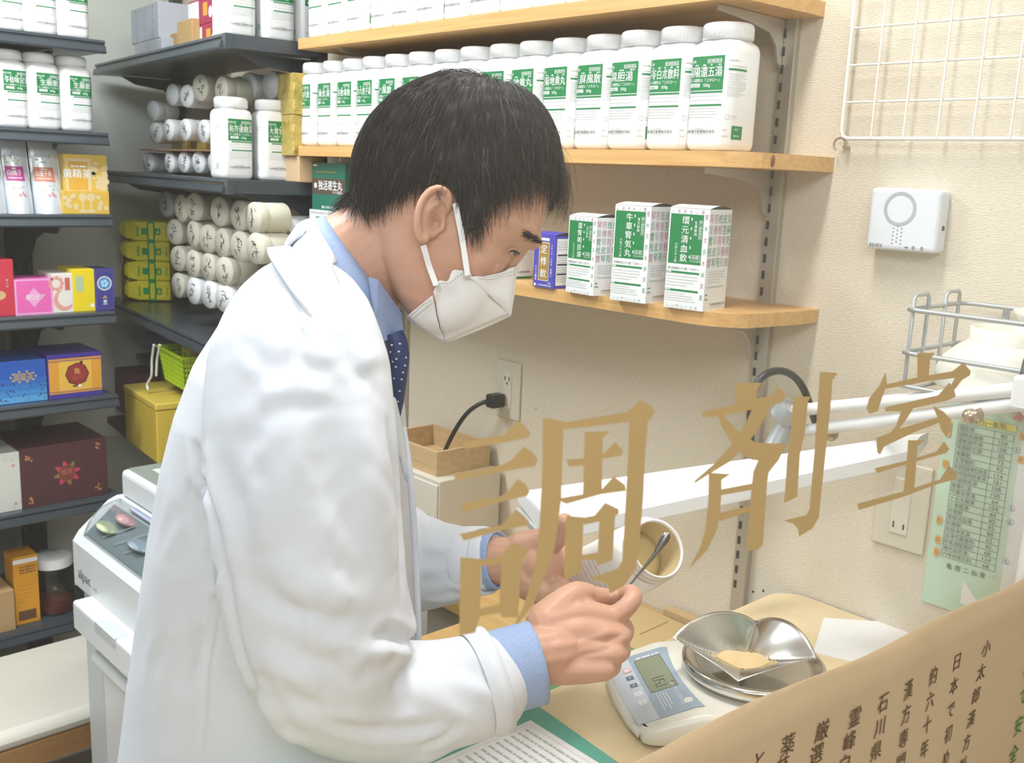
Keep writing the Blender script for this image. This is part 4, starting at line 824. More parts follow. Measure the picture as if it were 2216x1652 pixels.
shelf_box('white_gift_box', -60, 45, 985, zs[5], .16, (.66, .66, .60), 'white gift box with faint flowers at the left photo edge', art_white)
def art_maroon(s, w, h):
    r = random.Random(9)
    for u, v in ((.1, .83), (.1, .12), (.9, .88), (.88, .16)):
        for k in range(6): s.disc(w * u + r.uniform(-.007, .007), h * v + r.uniform(-.008, .008), .003, k % 2, 1, 6)
    cx, cy = w * .52, h * .49
    for k in range(8):
        a = k * math.pi / 4 + .2; p = np.array((math.cos(a), math.sin(a))); q = np.array((-p[1], p[0])); c = np.array((cx, cy)) + p * .019
        s.poly([tuple(c - q * .007), tuple(c + p * .012 - q * .003), tuple(c + p * .014 + q * .002), tuple(c + q * .007)], (2, 3, 2, 2, 3, 2, 3, 2)[k])
    s.disc(cx, cy, .020, 4, 2, 12); s.text('龍茶', cx, cy + .004, .015, 0, 3, -.015)
    return [MA('coral_print', (.50, .17, .10)), MA('amber_dim', (.42, .24, .07)), MA('crimson', (.55, .05, .10)), MA('olive_leaf', (.24, .17, .06)), MA('brick', (.20, .05, .04))]
shelf_box('maroon_gift_box', 44, 233, 960, zs[5], .2, (.085, .028, .035), 'large maroon gift box with a red flower emblem', art_maroon)
# bottom shelf
t = shelf_box('cardboard_box', -50, 31, 1235, zs[6], .16, (.44, .28, .13), 'brown cardboard box at the left edge of the bottom shelf', rough=.8, h=.105)
def art_orange(s, w, h): s.rect(0, h * .9, w, h * .96, 0); s.para(w * .25, h * .86, w * .9, h * .74, 3, .003, 1, 1, 4); s.rect(w * .12, h * .06, w * .84, h * .20, 1); s.para(w * .15, h * .6, w * .8, h * .3, 5, .002, 2, 1, 4); return [WT, MA('brown_print', (.13, .055, .02)), MA('amber_line', (.50, .22, .01))]
shelf_box('orange_carton', 30, 84, 1203, zs[6], .07, (.68, .30, .008), 'narrow orange carton beside the jar on the bottom shelf', art_orange, setback=.03)
c = hit(118, 1330, 'Z', zs[6] + .003)
c = (LXF - .075, hit(118, 1290, 'X', LXF - .075)[1])
t = empty('storage_jar', (c[0], c[1], zs[6]), 0, 'clear jar with white lid and red berries on the bottom shelf', 'jar')
MB().lathe([(.044, .0), (.047, .003), (.047, .118), (.041, .128), (.041, .134), (.039, .134), (.039, .127), (.045, .117), (.045, .004), (.001, .003)], 40).build('jar_glass', clear('jar_plastic', (.95, .93, .88), .05, .88), t)
MB().lathe([(.0447, .0045), (.0447, .034), (.03, .036), (.001, .037)], 32).build('red_berries', mat('berries', (.28, .045, .04), .5, bump=(160, 1, .01, (1, 1, 1))), t)
MB().lathe([(.0465, .124), (.0465, .148), (.043, .151), (.001, .151)], 40).build('lid', CAPW, t)
s = Sheet(); s.frame(-.02, -.018, .02, .018, .001, 0); s.para(-.017, .015, .017, -.015, 4, .003, 0); s.build('lid_writing', [SEALS], lambda u, v, l: (u, v, .1512 + l), t)
# cream bench in front of the unit
fz = .375
P0, P1 = hit(-120, 1600, 'Z', fz), hit(175, 1530, 'Z', fz)
t = empty('padded_bench', (LXF + .235, -.80, 0), 0, 'cream padded bench with a wooden frame at the bottom left', 'bench')
b = MB(); rings = []
for i, z in ((.02, fz - .045), (.004, fz - .038), (0, fz - .022), (.005, fz - .008), (.02, fz)): rings.append([(sx * (.19 - i), sy * (.42 - i), z) for sx, sy in ((-1, -1), (1, -1), (1, 1), (-1, 1))])
b.loft(rings, 0, False); b.build('cushion', mat('cream_vinyl', (.70, .67, .58), .35), t, .012, 4)
BW = wood('bench_wood', (.47, .25, .09), (.37, .18, .055), 1); b = MB(); b.box((-.18, -.41, fz - .10), (.18, .41, fz - .045)); b.build('frame', BW, t, .003)
for sx in (-1, 1):
    for sy in (-1, 1): MB().box((sx * .155 - .02, sy * .38 - .02, 0), (sx * .155 + .02, sy * .38 + .02, fz - .10)).build('leg', BW, t)

# ================================================================== corner shelving unit
CA = math.radians(6.587); CO = hit(505, 390, 'Y', -.335); FD = np.array([-math.cos(CA), math.sin(CA), 0]); SD = np.array([math.sin(CA), math.cos(CA), 0]); CO[2] = 0
def K(a, b, z): p = CO + FD * a + SD * b; return (p[0], p[1], z)
def Khit(x, y, b):
    o = CO + SD * b; d = ray(x, y); tt = ((o - CAM) @ SD) / (d @ SD); p = CAM + tt * d; return ((p - CO) @ FD, p[2])
CL, CD = 1.02, .215
t = empty('corner_shelving', CO, 0, 'dark metal shelving unit in the room corner stacked with lidded jars', 'shelf')
def KL(a, b, z): p = FD * a + SD * b; return (p[0], p[1], z)
cz = [1.812, 1.519, 1.150, .985, .80]
for z in cz[:3]:
    b = MB()
    A = [KL(0, 0, 0), KL(CL, 0, 0), KL(CL, CD, 0), KL(0, CD, 0)]
    b.loft([[(p[0], p[1], z - .028) for p in A], [(p[0], p[1], z) for p in A]], 0, False)
    b.prism(rail_prof(), .016, CL, lambda u, v, h: KL(h, -u, z + v)); b.prism([(0, 0), (.014, 0), (.014, -.03), (0, -.03)], -.003, .016, lambda u, v, h: KL(h, -u, z + v))
    b.build('shelf_board', STEEL, t)
    for a_ in (.06, CL - .06): MB().prism([(CD, -.03), (.04, -.03), (.08, -.05), (.16, -.06), (.20, -.09), (CD, -.10)], -.002, .002, lambda u, v, h: KL(a_ + h, u, z + v)).build('shelf_bracket', STEEL, t)
for z, ln in ((cz[3], .80), (cz[4], .80)):
    b = MB(); iy = .06 if z > .9 else -.03; A = [KL(0, iy, 0), KL(CL - .05, iy, 0), KL(CL - .05, CD, 0), KL(0, CD, 0)]; b.loft([[(p[0], p[1], z - .02) for p in A], [(p[0], p[1], z) for p in A]], 0, False); b.build('shelf_board', mat('dark_brown_shelf', (.10, .065, .05), .5), t)
for a_ in (.02, CL - .04):
    b = MB(); b.loft([[KL(a_ - .02, CD - .022, z), KL(a_ + .02, CD - .022, z), KL(a_ + .02, CD, z), KL(a_ - .02, CD, z)] for z in (0, 2.1)], 0, False); b.build('upright', PST, t)
# lidded jars lying with their lids to the front
JC = [mat('jar_cream', (.58, .56, .46), .45), mat('jar_white', (.72, .74, .75), .4), mat('jar_clear', (.56, .59, .59), .2)]
def jar_meshes(r, ln):
    b = MB().lathe([(r * .93, -ln), (r * .97, -ln + .004), (r * .97, -.028), (r * .9, -.022)], 30); L_ = MB().lathe([(r * .98, -.022), (r, -.020), (r, -.003), (r * .96, 0), (.0001, 0)], 30)
    return b, L_
JM = {}
JN = np.array((.10, -.995, 0)); JN /= np.linalg.norm(JN); JRZ = math.atan2(JN[1], JN[0]) + math.pi / 2
def jar(px, py, inset, r, kind, label, grp, marks=True, ln=.075):
    a, z = Khit(px, py, inset); P = K(a, inset, z)
    key = (kind, round(r, 3), ln)
    if key not in JM:
        b, L_ = jar_meshes(r, ln)
        rot = lambda V: [(x, -zz, y) for x, y, zz in V]
        b.v, L_.v = rot(b.v), rot(L_.v); JM[key] = (b.mesh('jar_body', JC[kind]), L_.mesh('lid', JC[kind]))
    t = empty('herb_jar', P, JRZ + random.uniform(-.12, .12), label, 'jar', grp)
    link('jar_body', JM[key][0], t); link('lid', JM[key][1], t)
    if marks:
        s = Sheet(); rr = random.Random(int(px * 7 + py))
        for k in range(2):
            cx, cy = (rr.uniform(-.25, .25)) * r, (.28 - .55 * k) * r; w_ = r * .26
            for q in range(6):
                x0, y0 = cx + rr.uniform(-w_, w_), cy + rr.uniform(-w_, w_)
                dx, dy = rr.choice(((w_, 0), (0, w_), (w_ * .7, -w_ * .7), (-w_ * .5, -w_)))
                s.line([(x0 - dx * .6, y0 - dy * .6), (x0 + dx * .6, y0 + dy * .6)], .0018, 0)
        s.build('lid_writing', [mat('marker_ink', (.07, .07, .065), .7)], lambda u, v, l: (u, -l - .0002, v), t)
G1 = 'jars stacked on the third corner shelf'
low = [[(358, 442, 2), (392, 451, 0), (420, 448, 0), (474, 458, 0), (517, 467, 0), (547, 472, 0)], [(377, 502, 0), (417, 507, 0), (449, 517, 0), (479, 526, 0), (518, 533, 0), (552, 538, 0)], [(384, 560, 0), (416, 571, 0), (449, 578, 0), (484, 588, 0)], [(384, 618, 0), (418, 630, 1), (452, 638, 1), (484, 646, 1)]]
rn = ['top', 'second', 'third', 'bottom']
for i, row in enumerate(low):
    for j, (x, y, k) in enumerate(row):
        where = 'leftmost' if j == 0 else ('rightmost' if j == len(row) - 1 else ORD[j] + ' from left')
        jar(x, y, .035 + .03 * (j == 0), .0335, k, f'{"clear" if k == 2 else "white" if k else "cream"} lidded jar, {where} in the {rn[i]} row of the lower jar stack', G1)
G2 = 'jars on the second corner shelf'
upr = [[(330, 240, 2), (372, 205, 2), (404, 208, 1), (433, 190, 0), (478, 196, 0), (512, 195, 0), (536, 188, 1), (585, 184, 1)], [(336, 288, 2), (364, 281, 1), (400, 281, 1), (440, 284, 1)]]
for i, row in enumerate(upr):
    for j, (x, y, k) in enumerate(row):
        where = 'leftmost' if j == 0 else ('rightmost' if j == len(row) - 1 else ORD[j] + ' from left')
        jar(x, y, .055 if x < 500 else .10 + .0005 * (x - 500), .031 if i == 0 and j > 2 else .027, k, f'{("cream", "white", "clear")[k]} lidded jar, {where} in the {("top", "lower")[i]} row above the thin brown board', G2, marks=j in (2, 3, 4, 5) or i == 1, ln=.065)
for j, x in enumerate((320, 366, 397, 429, 462)):
    jar(x, 351, .05, .0262, 1, f'white lidded jar, {"leftmost" if j == 0 else ORD[j] + " from left"} in the row under the thin brown board', G2, ln=.065)
a0, z0 = Khit(303, 318, .05); a1, z1 = Khit(640, 320, .05)
b = MB(); A = [K(.215, .04, 0), K(.80, .04, 0), K(.80, CD - .02, 0), K(.215, CD - .02, 0)]; b.loft([[(p[0], p[1], 1.5785) for p in A], [(p[0], p[1], 1.5825) for p in A]], 0, False)
o = b.build('divider_board', mat('brown_board', (.26, .15, .08), .6)); tag(o, 'thin brown board dividing the jar rows on the second corner shelf', 'board')
GOLDP = mat('gold_wrap', (.52, .38, .09), .35, .2, bump=(25, .6, .02, (1, 1, 1)))
def kbox(name, x, y0, y1, wpx, inset, d, m, label, cat='box', grp=None, z=None, h=None, art=None, a_=None):
    (a, zt), (_, zb) = Khit(x, y0, inset), Khit(x, y1, inset); (a2, _) = Khit(x + wpx, y1, inset)
    w = abs(a - a2); zb = z if z is not None else zb; h = h or zt - zb
    c = K((a + a2) / 2, inset, zb); t = empty(name, c, -CA, label, cat, grp)
    MB().box((-w / 2, 0, 0), (w / 2, d, h)).build('carton', m, t, .002)
    if art: s = Sheet(); ms = art(s, w, h); s.build('print', ms, on_front(w), t)
    return t
for j, (x, wpx, y0, y1, lab) in enumerate(((372, 30, 236, 318, 'gold wrapped packet behind the left jars above the brown board'), (410, 34, 228, 318, 'gold wrapped packet between the left jars above the brown board'), (600, 34, 232, 318, 'gold wrapped packet standing behind the two big bottles'), (601, 34, 148, 230, 'upper gold wrapped packet under the top corner shelf'))):
    kbox('gold_packet', x, y0, y1, wpx, .13, .07, GOLDP, lab, 'packet', 'gold wrapped packets', z=1.5828 if j < 2 else 1.5745 + (.0865 if j == 3 else 0), h=.078 if j < 2 else .086)
t = kbox('tan_roll', 617, 325, 408, 30, .14, .06, mat('tan_wrap', (.60, .42, .24), .6), 'tan wrapped block behind the two big bottles on the corner shelf', 'packet', z=cz[1], h=.055)
for i, (x, lab, nm) in enumerate(((498, 'larger looking white bottle on the front corner of the dark corner shelf', '荊芥連翹湯'), (573, 'white bottle between the corner bottle and the pine shelf', '大黄甘草湯'))):
    p = hit(x, 330, 'Y', -.29 + .07 * i); bottle(p[0], (-.287, -.203)[i], cz[1], math.radians(85 - 3 * i), nm, '0150', lab, 'white bottles on the second corner shelf', (-.022, .036))
for i, (x, lab) in enumerate(((503, 'white bottle on the front corner of the top corner shelf'), (584, 'second white bottle from the corner on the top corner shelf'), (655, 'white bottle next to the topmost pine shelf on the top corner shelf'))):
    p = hit(x, 40, 'Y', -.29 + .08 * i); bottle(p[0], -.287 + .084 * i, cz[0], math.radians(84), '平胃散', '0151', lab, 'white bottles on the top corner shelf', (-.022, .036))
# top corner shelf goods
def art_pattern(s, w, h):
    for i in range(3):
        for j in range(5): s.text('朮', w * (.2 + .3 * i), h * (.1 + .2 * j), h * .13, (i + j) % 2, 1, -.01)
    return [mat('violet_grey', (.30, .30, .40), .6), SEALS]
gb = mat('grey_carton', (.42, .45, .50), .5)
for i, (z, h) in enumerate(((cz[0], .052), (cz[0] + .0525, .09))): kbox('grey_box', 288 - 6 * i, 0, 90, 62, .06, .15, gb, ('lower', 'upper')[i] + ' grey patterned box stacked on the top corner shelf', 'box', 'grey patterned boxes', z=z, h=h, art=art_pattern)
kbox('brown_envelope', 351, 38, 104, 30, .09, .02, mat('kraft', (.40, .25, .10), .7), 'brown kraft envelope leaning on the grey boxes', 'envelope', 'kraft envelopes', z=cz[0], h=.064)
kbox('brown_envelope', 382, 22, 98, 34, .055, .02, mat('kraft2', (.48, .31, .13), .7), 'paler brown kraft envelope beside the red boxes', 'envelope', 'kraft envelopes', z=cz[0], h=.075)
def art_rw(s, w, h): s.rect(0, 0, w * .45, h * .92, 0); s.rect(w * .62, h * .3, w * .8, h * .8, 1); s.disc(w * .92, h * .4, .013, 0, 2); s.dashes(w * .1, w * .36, h * .2, .003, 2); return [CARTON, MATS['tag_orange'], SEALS]
for i in range(2): kbox('red_box', 413 - 6 * i, 0, 80, 54, .075, .12, mat('crimson_carton', (.42, .03, .10), .45), ('lower', 'upper')[i] + ' red and white box stacked beside the corner bottles', 'box', 'red boxes', z=cz[0] + .0605 * i, h=.06, art=art_rw)
# yellow packets in a clear tray
YP = mat('yellow_packet', (.86, .76, .03), .3, bump=(60, .3, .01, (1, 1, 1))); GC = mat('cross_green', (.01, .36, .06), .5)
PRZ = math.radians(56)
def packet(row, off, label, pr=True):
    w, h, d = .130, .0565, .06; z = cz[2] + .003 + row * (h + .0008); a, _ = Khit(317, 600, .075); c = np.array(K(a, .075, z)); n = np.array((math.sin(PRZ), -math.cos(PRZ), 0)); e = np.array((math.cos(PRZ), math.sin(PRZ), 0)); c = c - n * off[0] + e * off[1]
    t = empty('yellow_packet', c, PRZ + random.uniform(-.04, .04), label, 'packet', 'yellow packets with green crosses')
    b = MB(); rings = []
    for u, k in ((-w / 2, .45), (-w / 2 + .012, .8), (-w / 2 + .04, 1), (w / 2 - .006, 1), (w / 2, .94)): rings.append([(u, d / 2 - d / 2 * k * cy, h / 2 + h / 2 * k * cz_) for cy, cz_ in ((1, -.9), (1, .9), (.9, 1), (-.9, 1), (-1, .9), (-1, -.9), (-.9, -1), (.9, -1))])
    b.loft(rings, 0, False); b.build('bag', YP, t, .002)
    if pr:
        s = Sheet(); c = .016; s.rect(c - .011, 0, c + .011, h, 0); s.rect(c - .006, .006, c + .006, h - .006, 1, 2); s.rect(c - .026, h * .32, c - .011, h * .66, 0); s.rect(c + .011, h * .32, c + .026, h * .66, 0); s.rect(c - .001, h * .28, c + .0, h * .7, 2, 3)
        s.poly([(c + .014, h * .4), (c + .020, h * .62), (c + .023, h * .4)], 1, 2); [s.rect(u, h * .22, u + .002, h * .74, 0) for u in (c - .039, c - .036, c + .040)]; s.build('cross_print', [GC, YP, MATS['amber_print']], lambda u, v, l: (u, -.0006 - l, v), t)
for r_ in range(4): packet(r_, (0, 0), f'yellow packet with green cross, {("bottom one", "second from bottom", "third from bottom", "topmost")[r_]} of the front stack')
for r_ in range(4): packet(r_, (.062, -.022), f'yellow packet {("at the bottom", "second from bottom", "third from bottom", "topmost")[r_]} of the stack behind the front packets', False)
n_ = np.array((math.sin(PRZ), -math.cos(PRZ), 0)); e_ = np.array((math.cos(PRZ), math.sin(PRZ), 0)); a, _ = Khit(317, 600, .075); c = np.array(K(a, .075, 0)) - e_ * .072
o = MB().add([tuple(c + n_ * k + np.array((0, 0, cz[2] + z))) for k, z in ((.005, .001), (-.16, .001), (-.16, .2), (-.115, .2), (.005, .085))], [(0, 1, 2, 3, 4)]).build('card_divider', mat('amber_card', (.42, .30, .13), .6), solid=.002); tag(o, 'slanted tan card side panel left of the yellow packets', 'card')
kb = Khit(600, 500, .115)
o = MB().loft([[K(kb[0] - .012, .115, z), K(kb[0], .115, z), K(kb[0], .135, z), K(kb[0] - .012, .135, z)] for z in (cz[2] + .0005, cz[1] - .055)], 0, False).build('wood_panel', wood('panel_wood', (.66, .55, .38), (.58, .46, .30), 2)); tag(o, 'upright pale wood panel at the right side of the lower jar stack', 'panel')
jar(619, 500, .13, .0335, 1, "white lidded jar right of the wood panel, beside the man's collar", G1)
o = kbox('white_tub', 512, 572, 602, 40, .03, .1, CAPW, "small white plastic tub low in the jar stack by the man's shoulder", 'tub', h=.028, z=1.2105)
kbox('white_tub', 508, 602, 648, 36, .03, .1, mat('tub_grey', (.62, .64, .66), .4), "pale grey tub under the small white tub by the man's shoulder", 'tub', h=.06, z=cz[2])
# lower shelf: plastic bag, green basket, cables
b = MB(); 
a, z = Khit(335, 800, .11); c = np.array(K(a, .14, cz[3] + .04)); rr = np.random.default_rng(4)
b.ball(c, (.12, .06, .038), n=24); bv = np.array(b.v); bv = c + (bv - c) * (1 + .22 * np.sin(55 * bv[:, [0]] + 31 * bv[:, [2]]) * np.sin(48 * bv[:, [1]] + 60 * bv[:, [2]])); bv[:, 2] = np.maximum(bv[:, 2], cz[3] + .001); b.v = [tuple(p) for p in bv]
o = b.build('plastic_bag', mat('bag_film', (.20, .24, .33), .18, bump=(45, 1, .02, (1, 1, 1)))); tag(o, 'crumpled clear plastic bag on the dark lower corner shelf', 'bag')
a, z = Khit(360, 755, .03)
t = empty('mesh_basket', K(a - .10, .07, cz[3]), -CA, 'lime green mesh basket on the lower corner shelf', 'basket'); LG = mat('lime_plastic', (.46, .66, .005), .4)
b = MB(); w0, w1, h = .082, .098, .085
for k in range(7): zz = .004 + (h - .008) * k / 6; q = w0 + (w1 - w0) * k / 6; q2 = q * .62; b.loft([[(-q, -q2, zz - .003), (q, -q2, zz - .003), (q, q2, zz - .003), (-q, q2, zz - .003)], [(-q, -q2, zz + .003), (q, -q2, zz + .003), (q, q2, zz + .003), (-q, q2, zz + .003)]], 0, False, False)
b.build('band', LG, t, solid=.002)
b = MB()
for k in range(17):
    f = -1 + 2 * k / 16
    for sy in (-1, 1): b.tube([(f * w0, sy * w0 * .62, .003), (f * w1, sy * w1 * .62, h)], .0018, 6)
    for sx in (-1, 1): b.tube([(sx * w0, f * w0 * .62, .003), (sx * w1, f * w1 * .62, h)], .0018, 6)
b.box((-w0, -w0 * .62, 0), (w0, w0 * .62, .003)); b.build('mesh', LG, t)
b = MB(); q = w1 + .004; b.loft([[(-q, -q * .63, h), (q, -q * .63, h), (q, q * .63, h), (-q, q * .63, h)], [(-q, -q * .63, h + .006), (q, -q * .63, h + .006), (q, q * .63, h + .006), (-q, q * .63, h + .006)]], 0, False, False); b.build('rim', LG, t, solid=.006)
o = empty('paper_packet', K(a - .10, .07, cz[3] + .0035), -CA + .1, 'brown paper packet with a yellow label standing in the lime basket', 'packet'); MB().box((-.02, -.028, 0), (.055, .02, .125)).build('bag', mat('kraft3', (.45, .29, .13), .7), o, .006); s = Sheet(); s.rect(-.01, .045, .035, .092, 0); s.text('茶', .012, .069, .03, 1, 2, .02); s.build('label', [mat('lime_label', (.62, .66, .02), .5), GC], lambda u, v, l: (u, -.0284 - l, v), o)
b = MB().lathe([(.022, 0), (.022, .10), (.019, .105), (.0001, .106)], 20, K(a - .05, .085, cz[3] + .0035)); o = b.build('blue_tin', mat('teal_tin', (.03, .16, .25), .4)); tag(o, 'dark teal tin in the lime basket beside the paper packet', 'tin')
cw = MB(); 
for k, (x0, x1) in enumerate(((357, 352), (370, 362))):
    P = [Khit(x0, 745, .0), Khit((x0 + x1) / 2 - 2, 775, .0), Khit(x1, 812, .0)]; 
    pts = [K(p[0], -.028, p[1]) for p in P]
    if k == 0: pts += [K(Khit(x, y, 0)[0], -.035, Khit(x, y, 0)[1]) for x, y in ((347, 830), (350, 842))]
    cw.tube(np.array([np.array([np.interp(tt, range(len(pts)), [q[i] for q in pts]) for i in range(3)]) for tt in np.linspace(0, len(pts) - 1, 16)]), .0032, 8)
o = cw.build('looped_cable', mat('cord_white', (.66, .67, .64), .5)); tag(o, 'white looped cord hanging from the corner shelf over the yellow box', 'cord')
# yellow box on a dark board
ZY = cz[4] + .156; A_, B_, C_ = hit(337, 875, 'Z', ZY), hit(268, 832, 'Z', ZY), hit(440, 861, 'Z', ZY)
d1 = (B_ - A_)[:2]; l1 = float(np.hypot(*d1)); rz = math.atan2(d1[1], d1[0]) - math.pi / 2; l2 = min(.2, float(np.hypot(*(C_ - A_)[:2])))
t = empty('yellow_box', (A_[0], A_[1], cz[4]), rz, 'plain yellow lidded box beside the white machine', 'box')
MB().box((0, 0, 0), (l2, l1, .1375)).build('box_body', mat('box_yellow', (.62, .45, .06), .35), t, .004, 3); MB().box((-.002, -.002, .138), (l2 + .002, l1 + .002, .156)).build('lid', mat('box_yellow_lid', (.66, .49, .08), .35), t, .004, 3)
kbox('maroon_box', 250, 860, 965, 30, .02, .1, mat('maroon_carton', (.16, .05, .06), .6), 'dark maroon box half hidden behind the yellow box', 'box', h=.13, z=cz[4])

# ================================================================== white packing machine
MX0, MY = -1.905, -.72
t = empty('packing_machine', (MX0, MY, 0), math.radians(0), 'white floor standing packing machine with a clear hood behind the man', 'machine')
MW = mat('machine_white', (.70, .72, .73), .35); MG = mat('machine_grey', (.52, .55, .57), .4); mw_ = .62
MB().box((.008, .012, .03), (mw_, .38, .735)).build('cabinet', MG, t, .008, 3)
MB().prism([(0, .738), (0, .83), (.012, .848), (.070, .898), (.088, .905), (.38, .905), (.38, .738)], 0, mw_, lambda u, v, h: (h, u, v)).build('upper_housing', MW, t, .006, 3)
b = MB(); P = [[(x, .010 + .072 * k / 8 - .010 * math.sin(math.pi * k / 8), .848 + .060 * k / 8 + .012 * math.sin(math.pi * k / 8)) for k in range(9)] for x in (.030, .045, .3, .56, .575)]; b.grid(P); b.build('clear_hood', clear('hood_clear', (.93, .96, .96), .05, .9), t, solid=.002)
b = MB(); b.add([(.035, .0125, .8505), (.57, .0125, .8505), (.57, .069, .899), (.035, .069, .899)], [(0, 1, 2, 3)]); b.build('feed_tray', mat('tray_grey', (.34, .38, .40), .3), t)
for k, (x, c_, y) in enumerate(((.085, (.60, .62, .42), .035), (.12, (.62, .36, .38), .058), (.22, (.40, .47, .52), .04))): p = MB(); zf = .8505 + (y - .0125) * .858; p.ball((x, y, zf + .004), (.04, .016, .007), n=14); p.build('film_roll', mat('film_%d' % k, c_, .3), t)
for k in range(3): MB().tube([(.10 + .05 * k, .02, .862), (.17 + .05 * k, .06, .897)], .0008, 5).build('film_crease', PAPER, t)
MB().box((.10, .072, .9045), (.60, .084, .908)).build('ruler', mat('ruler_violet', (.36, .39, .52), .4), t)
b = MB(); b.box((.012, .092, .905), (.60, .34, .960)); b.build('display_housing', MW, t, .010, 3); MB().box((.024, .104, .9605), (.59, .328, .963)).build('glass_lid', mat('dark_glass', (.24, .27, .25), .06), t)
MB().box((.06, .135, .9632), (.30, .30, .9638)).build('display_paper', mat('pale_paper', (.58, .60, .50), .5), t)
b = MB(); b.box((.085, -.035, .69), (mw_ - .02, .012, .747)); f = b.build('drawer', MW, t, .006, 3); MB().box((.20, -.037, .732), (.29, -.012, .7476)).build('drawer_notch', MG, f)
b = MB(); b.tube([(.135, -.008, .645), (.56, -.008, .645)], .014, 14); b.build('handle', MW, t); MB().box((.13, .0, .05), (.60, .012, .63)).build('door', MW, t, .004)
s = Sheet(); s.text('alpac', .055, .775, .030, 0, 1, .0, width=.062); s.text('net', .108, .768, .015, 1, 1, -.01); s.build('logo', [mat('logo_ink', (.16, .17, .20), .5), SEALS], lambda u, v, l: (u, -.0006 - l, v), t)
for q in ((.04, .05), (mw_ - .04, .05), (.04, .34), (mw_ - .04, .34)): MB().lathe([(.02, 0), (.02, .03)], 14, (q[0], q[1], 0)).build('foot', DARK, t)
# ================================================================== the pharmacist
PER = empty('person', (-.93, -.80, 0), 0, 'man in white lab coat and face mask bending over a bottle at the counter', 'person')
PO = np.array((-.93, -.80, 0))
class PMB(MB):
    def build(s, *a, **k):
        s.v = [tuple(np.array(p) - PO) for p in s.v]; return MB.build(s, *a, **k)
def fuse(mbs, voxel, it=6):
    """one continuous surface from overlapping closed shapes"""
    b = MB()
    for q in mbs: b.add(q.v, q.f)
    me = b.mesh('tmp', []); o = bpy.data.objects.new('tmp', me); COL.objects.link(o)
    r = o.modifiers.new('r', 'REMESH'); r.mode = 'VOXEL'; r.voxel_size = voxel
    dg = bpy.context.evaluated_depsgraph_get(); m2 = bpy.data.meshes.new_from_object(o.evaluated_get(dg))
    V = np.empty(len(m2.vertices) * 3); m2.vertices.foreach_get('co', V); V = V.reshape(-1, 3)
    E = np.empty(len(m2.edges) * 2, int); m2.edges.foreach_get('vertices', E); E = E.reshape(-1, 2)
    Fc = np.empty(len(m2.loops), int); m2.loops.foreach_get('vertex_index', Fc)
    st = np.empty(len(m2.polygons), int); m2.polygons.foreach_get('loop_start', st); tot = np.empty(len(m2.polygons), int); m2.polygons.foreach_get('loop_total', tot)
    F = [tuple(Fc[a:a + n]) for a, n in zip(st, tot)]
    bpy.data.objects.remove(o); bpy.data.meshes.remove(me); bpy.data.meshes.remove(m2)
    return smooth(V, E, it), E, F
def smooth(V, E, it, mask=None):
    d = np.bincount(E.ravel(), minlength=len(V))[:, None].clip(1)
    for k in range(it):
        for lam in (.55, -.57 if it > 0 else 0):
            a = np.stack([np.bincount(E[:, 0], V[E[:, 1], i], len(V)) + np.bincount(E[:, 1], V[E[:, 0], i], len(V)) for i in range(3)], 1) / d
            V = V + lam * (a - V) * (1 if mask is None else mask)
    return V
def blur(V, E, it):
    d = np.bincount(E.ravel(), minlength=len(V))[:, None].clip(1)
    for k in range(it):
        a = np.stack([np.bincount(E[:, 0], V[E[:, 1], i], len(V)) + np.bincount(E[:, 1], V[E[:, 0], i], len(V)) for i in range(3)], 1) / d; V = V + .6 * (a - V)
    return V
def normals(V, F):
    me = bpy.data.meshes.new('n'); me.from_pydata(V, [], F); N = np.empty(len(V) * 3); me.vertex_normals.foreach_get('vector', N); bpy.data.meshes.remove(me); return N.reshape(-1, 3)
def seg_dist(V, P):
    best = np.full(len(V), 9.0); side = np.zeros(len(V)); tt = np.zeros(len(V)); n = len(P) - 1
    for i in range(n):
        a, b = P[i], P[i + 1]; d = b - a; L = d @ d + 1e-12; t = np.clip(((V - a) @ d) / L, 0, 1); q = V - a - t[:, None] * d; r = np.linalg.norm(q, axis=1)
        m = r < best; best[m] = r[m]; tt[m] = (i + t[m]) / n
    return best, tt
def interp(pts, n):
    pts = np.asarray(pts, float); t = np.linspace(0, len(pts) - 1, n); P = np.stack([np.interp(t, range(len(pts)), pts[:, k]) for k in range(pts.shape[1])], 1)
    for _ in range(max(1, n // 8)): P[1:-1] = (P[:-2] + P[2:] + 2 * P[1:-1]) / 4
    return P
def D(x, y, z): return dep(x, y, z)

# ------------------------------------------------ head and neck
S_ = 1.03 / FPX; HO = dep(935, 480, 1.03); ha = math.radians(22)
HU = RT * math.cos(ha) - UP * math.sin(ha); HV = RT * math.sin(ha) + UP * math.cos(ha); HY = -FW
def HP(u, v, w=0): return HO + (HU * u + HV * v + HY * w) * S_
def M(x, y, w):
    p = dep(x, y, 1.03 - abs(w) * S_); return p if w >= 0 else p + HY * 2 * w * S_
def px2uv(x, y): dx, dy = x - 935, y - 480; return dx * math.cos(ha) + dy * math.sin(ha), dx * math.sin(ha) - dy * math.cos(ha)
prof = [(311, 0, 70, 42), (300, -40, 112, 88), (277, -88, 148, 124), (243, -126, 178, 146), (200, -163, 200, 158), (150, -183, 212, 163), (100, -190, 222, 164), (62, -186, 226, 162), (40, -180, 226, 159), (15, -172, 209, 156), (-10, -160, 192, 152), (-40, -142, 190, 148), (-75, -118, 192, 142), (-110, -90, 186, 132), (-145, -55, 176, 120), (-175, -20, 158, 106), (-200, 20, 134, 86), (-216, 50, 112, 60)]
hb = PMB(); rings = []
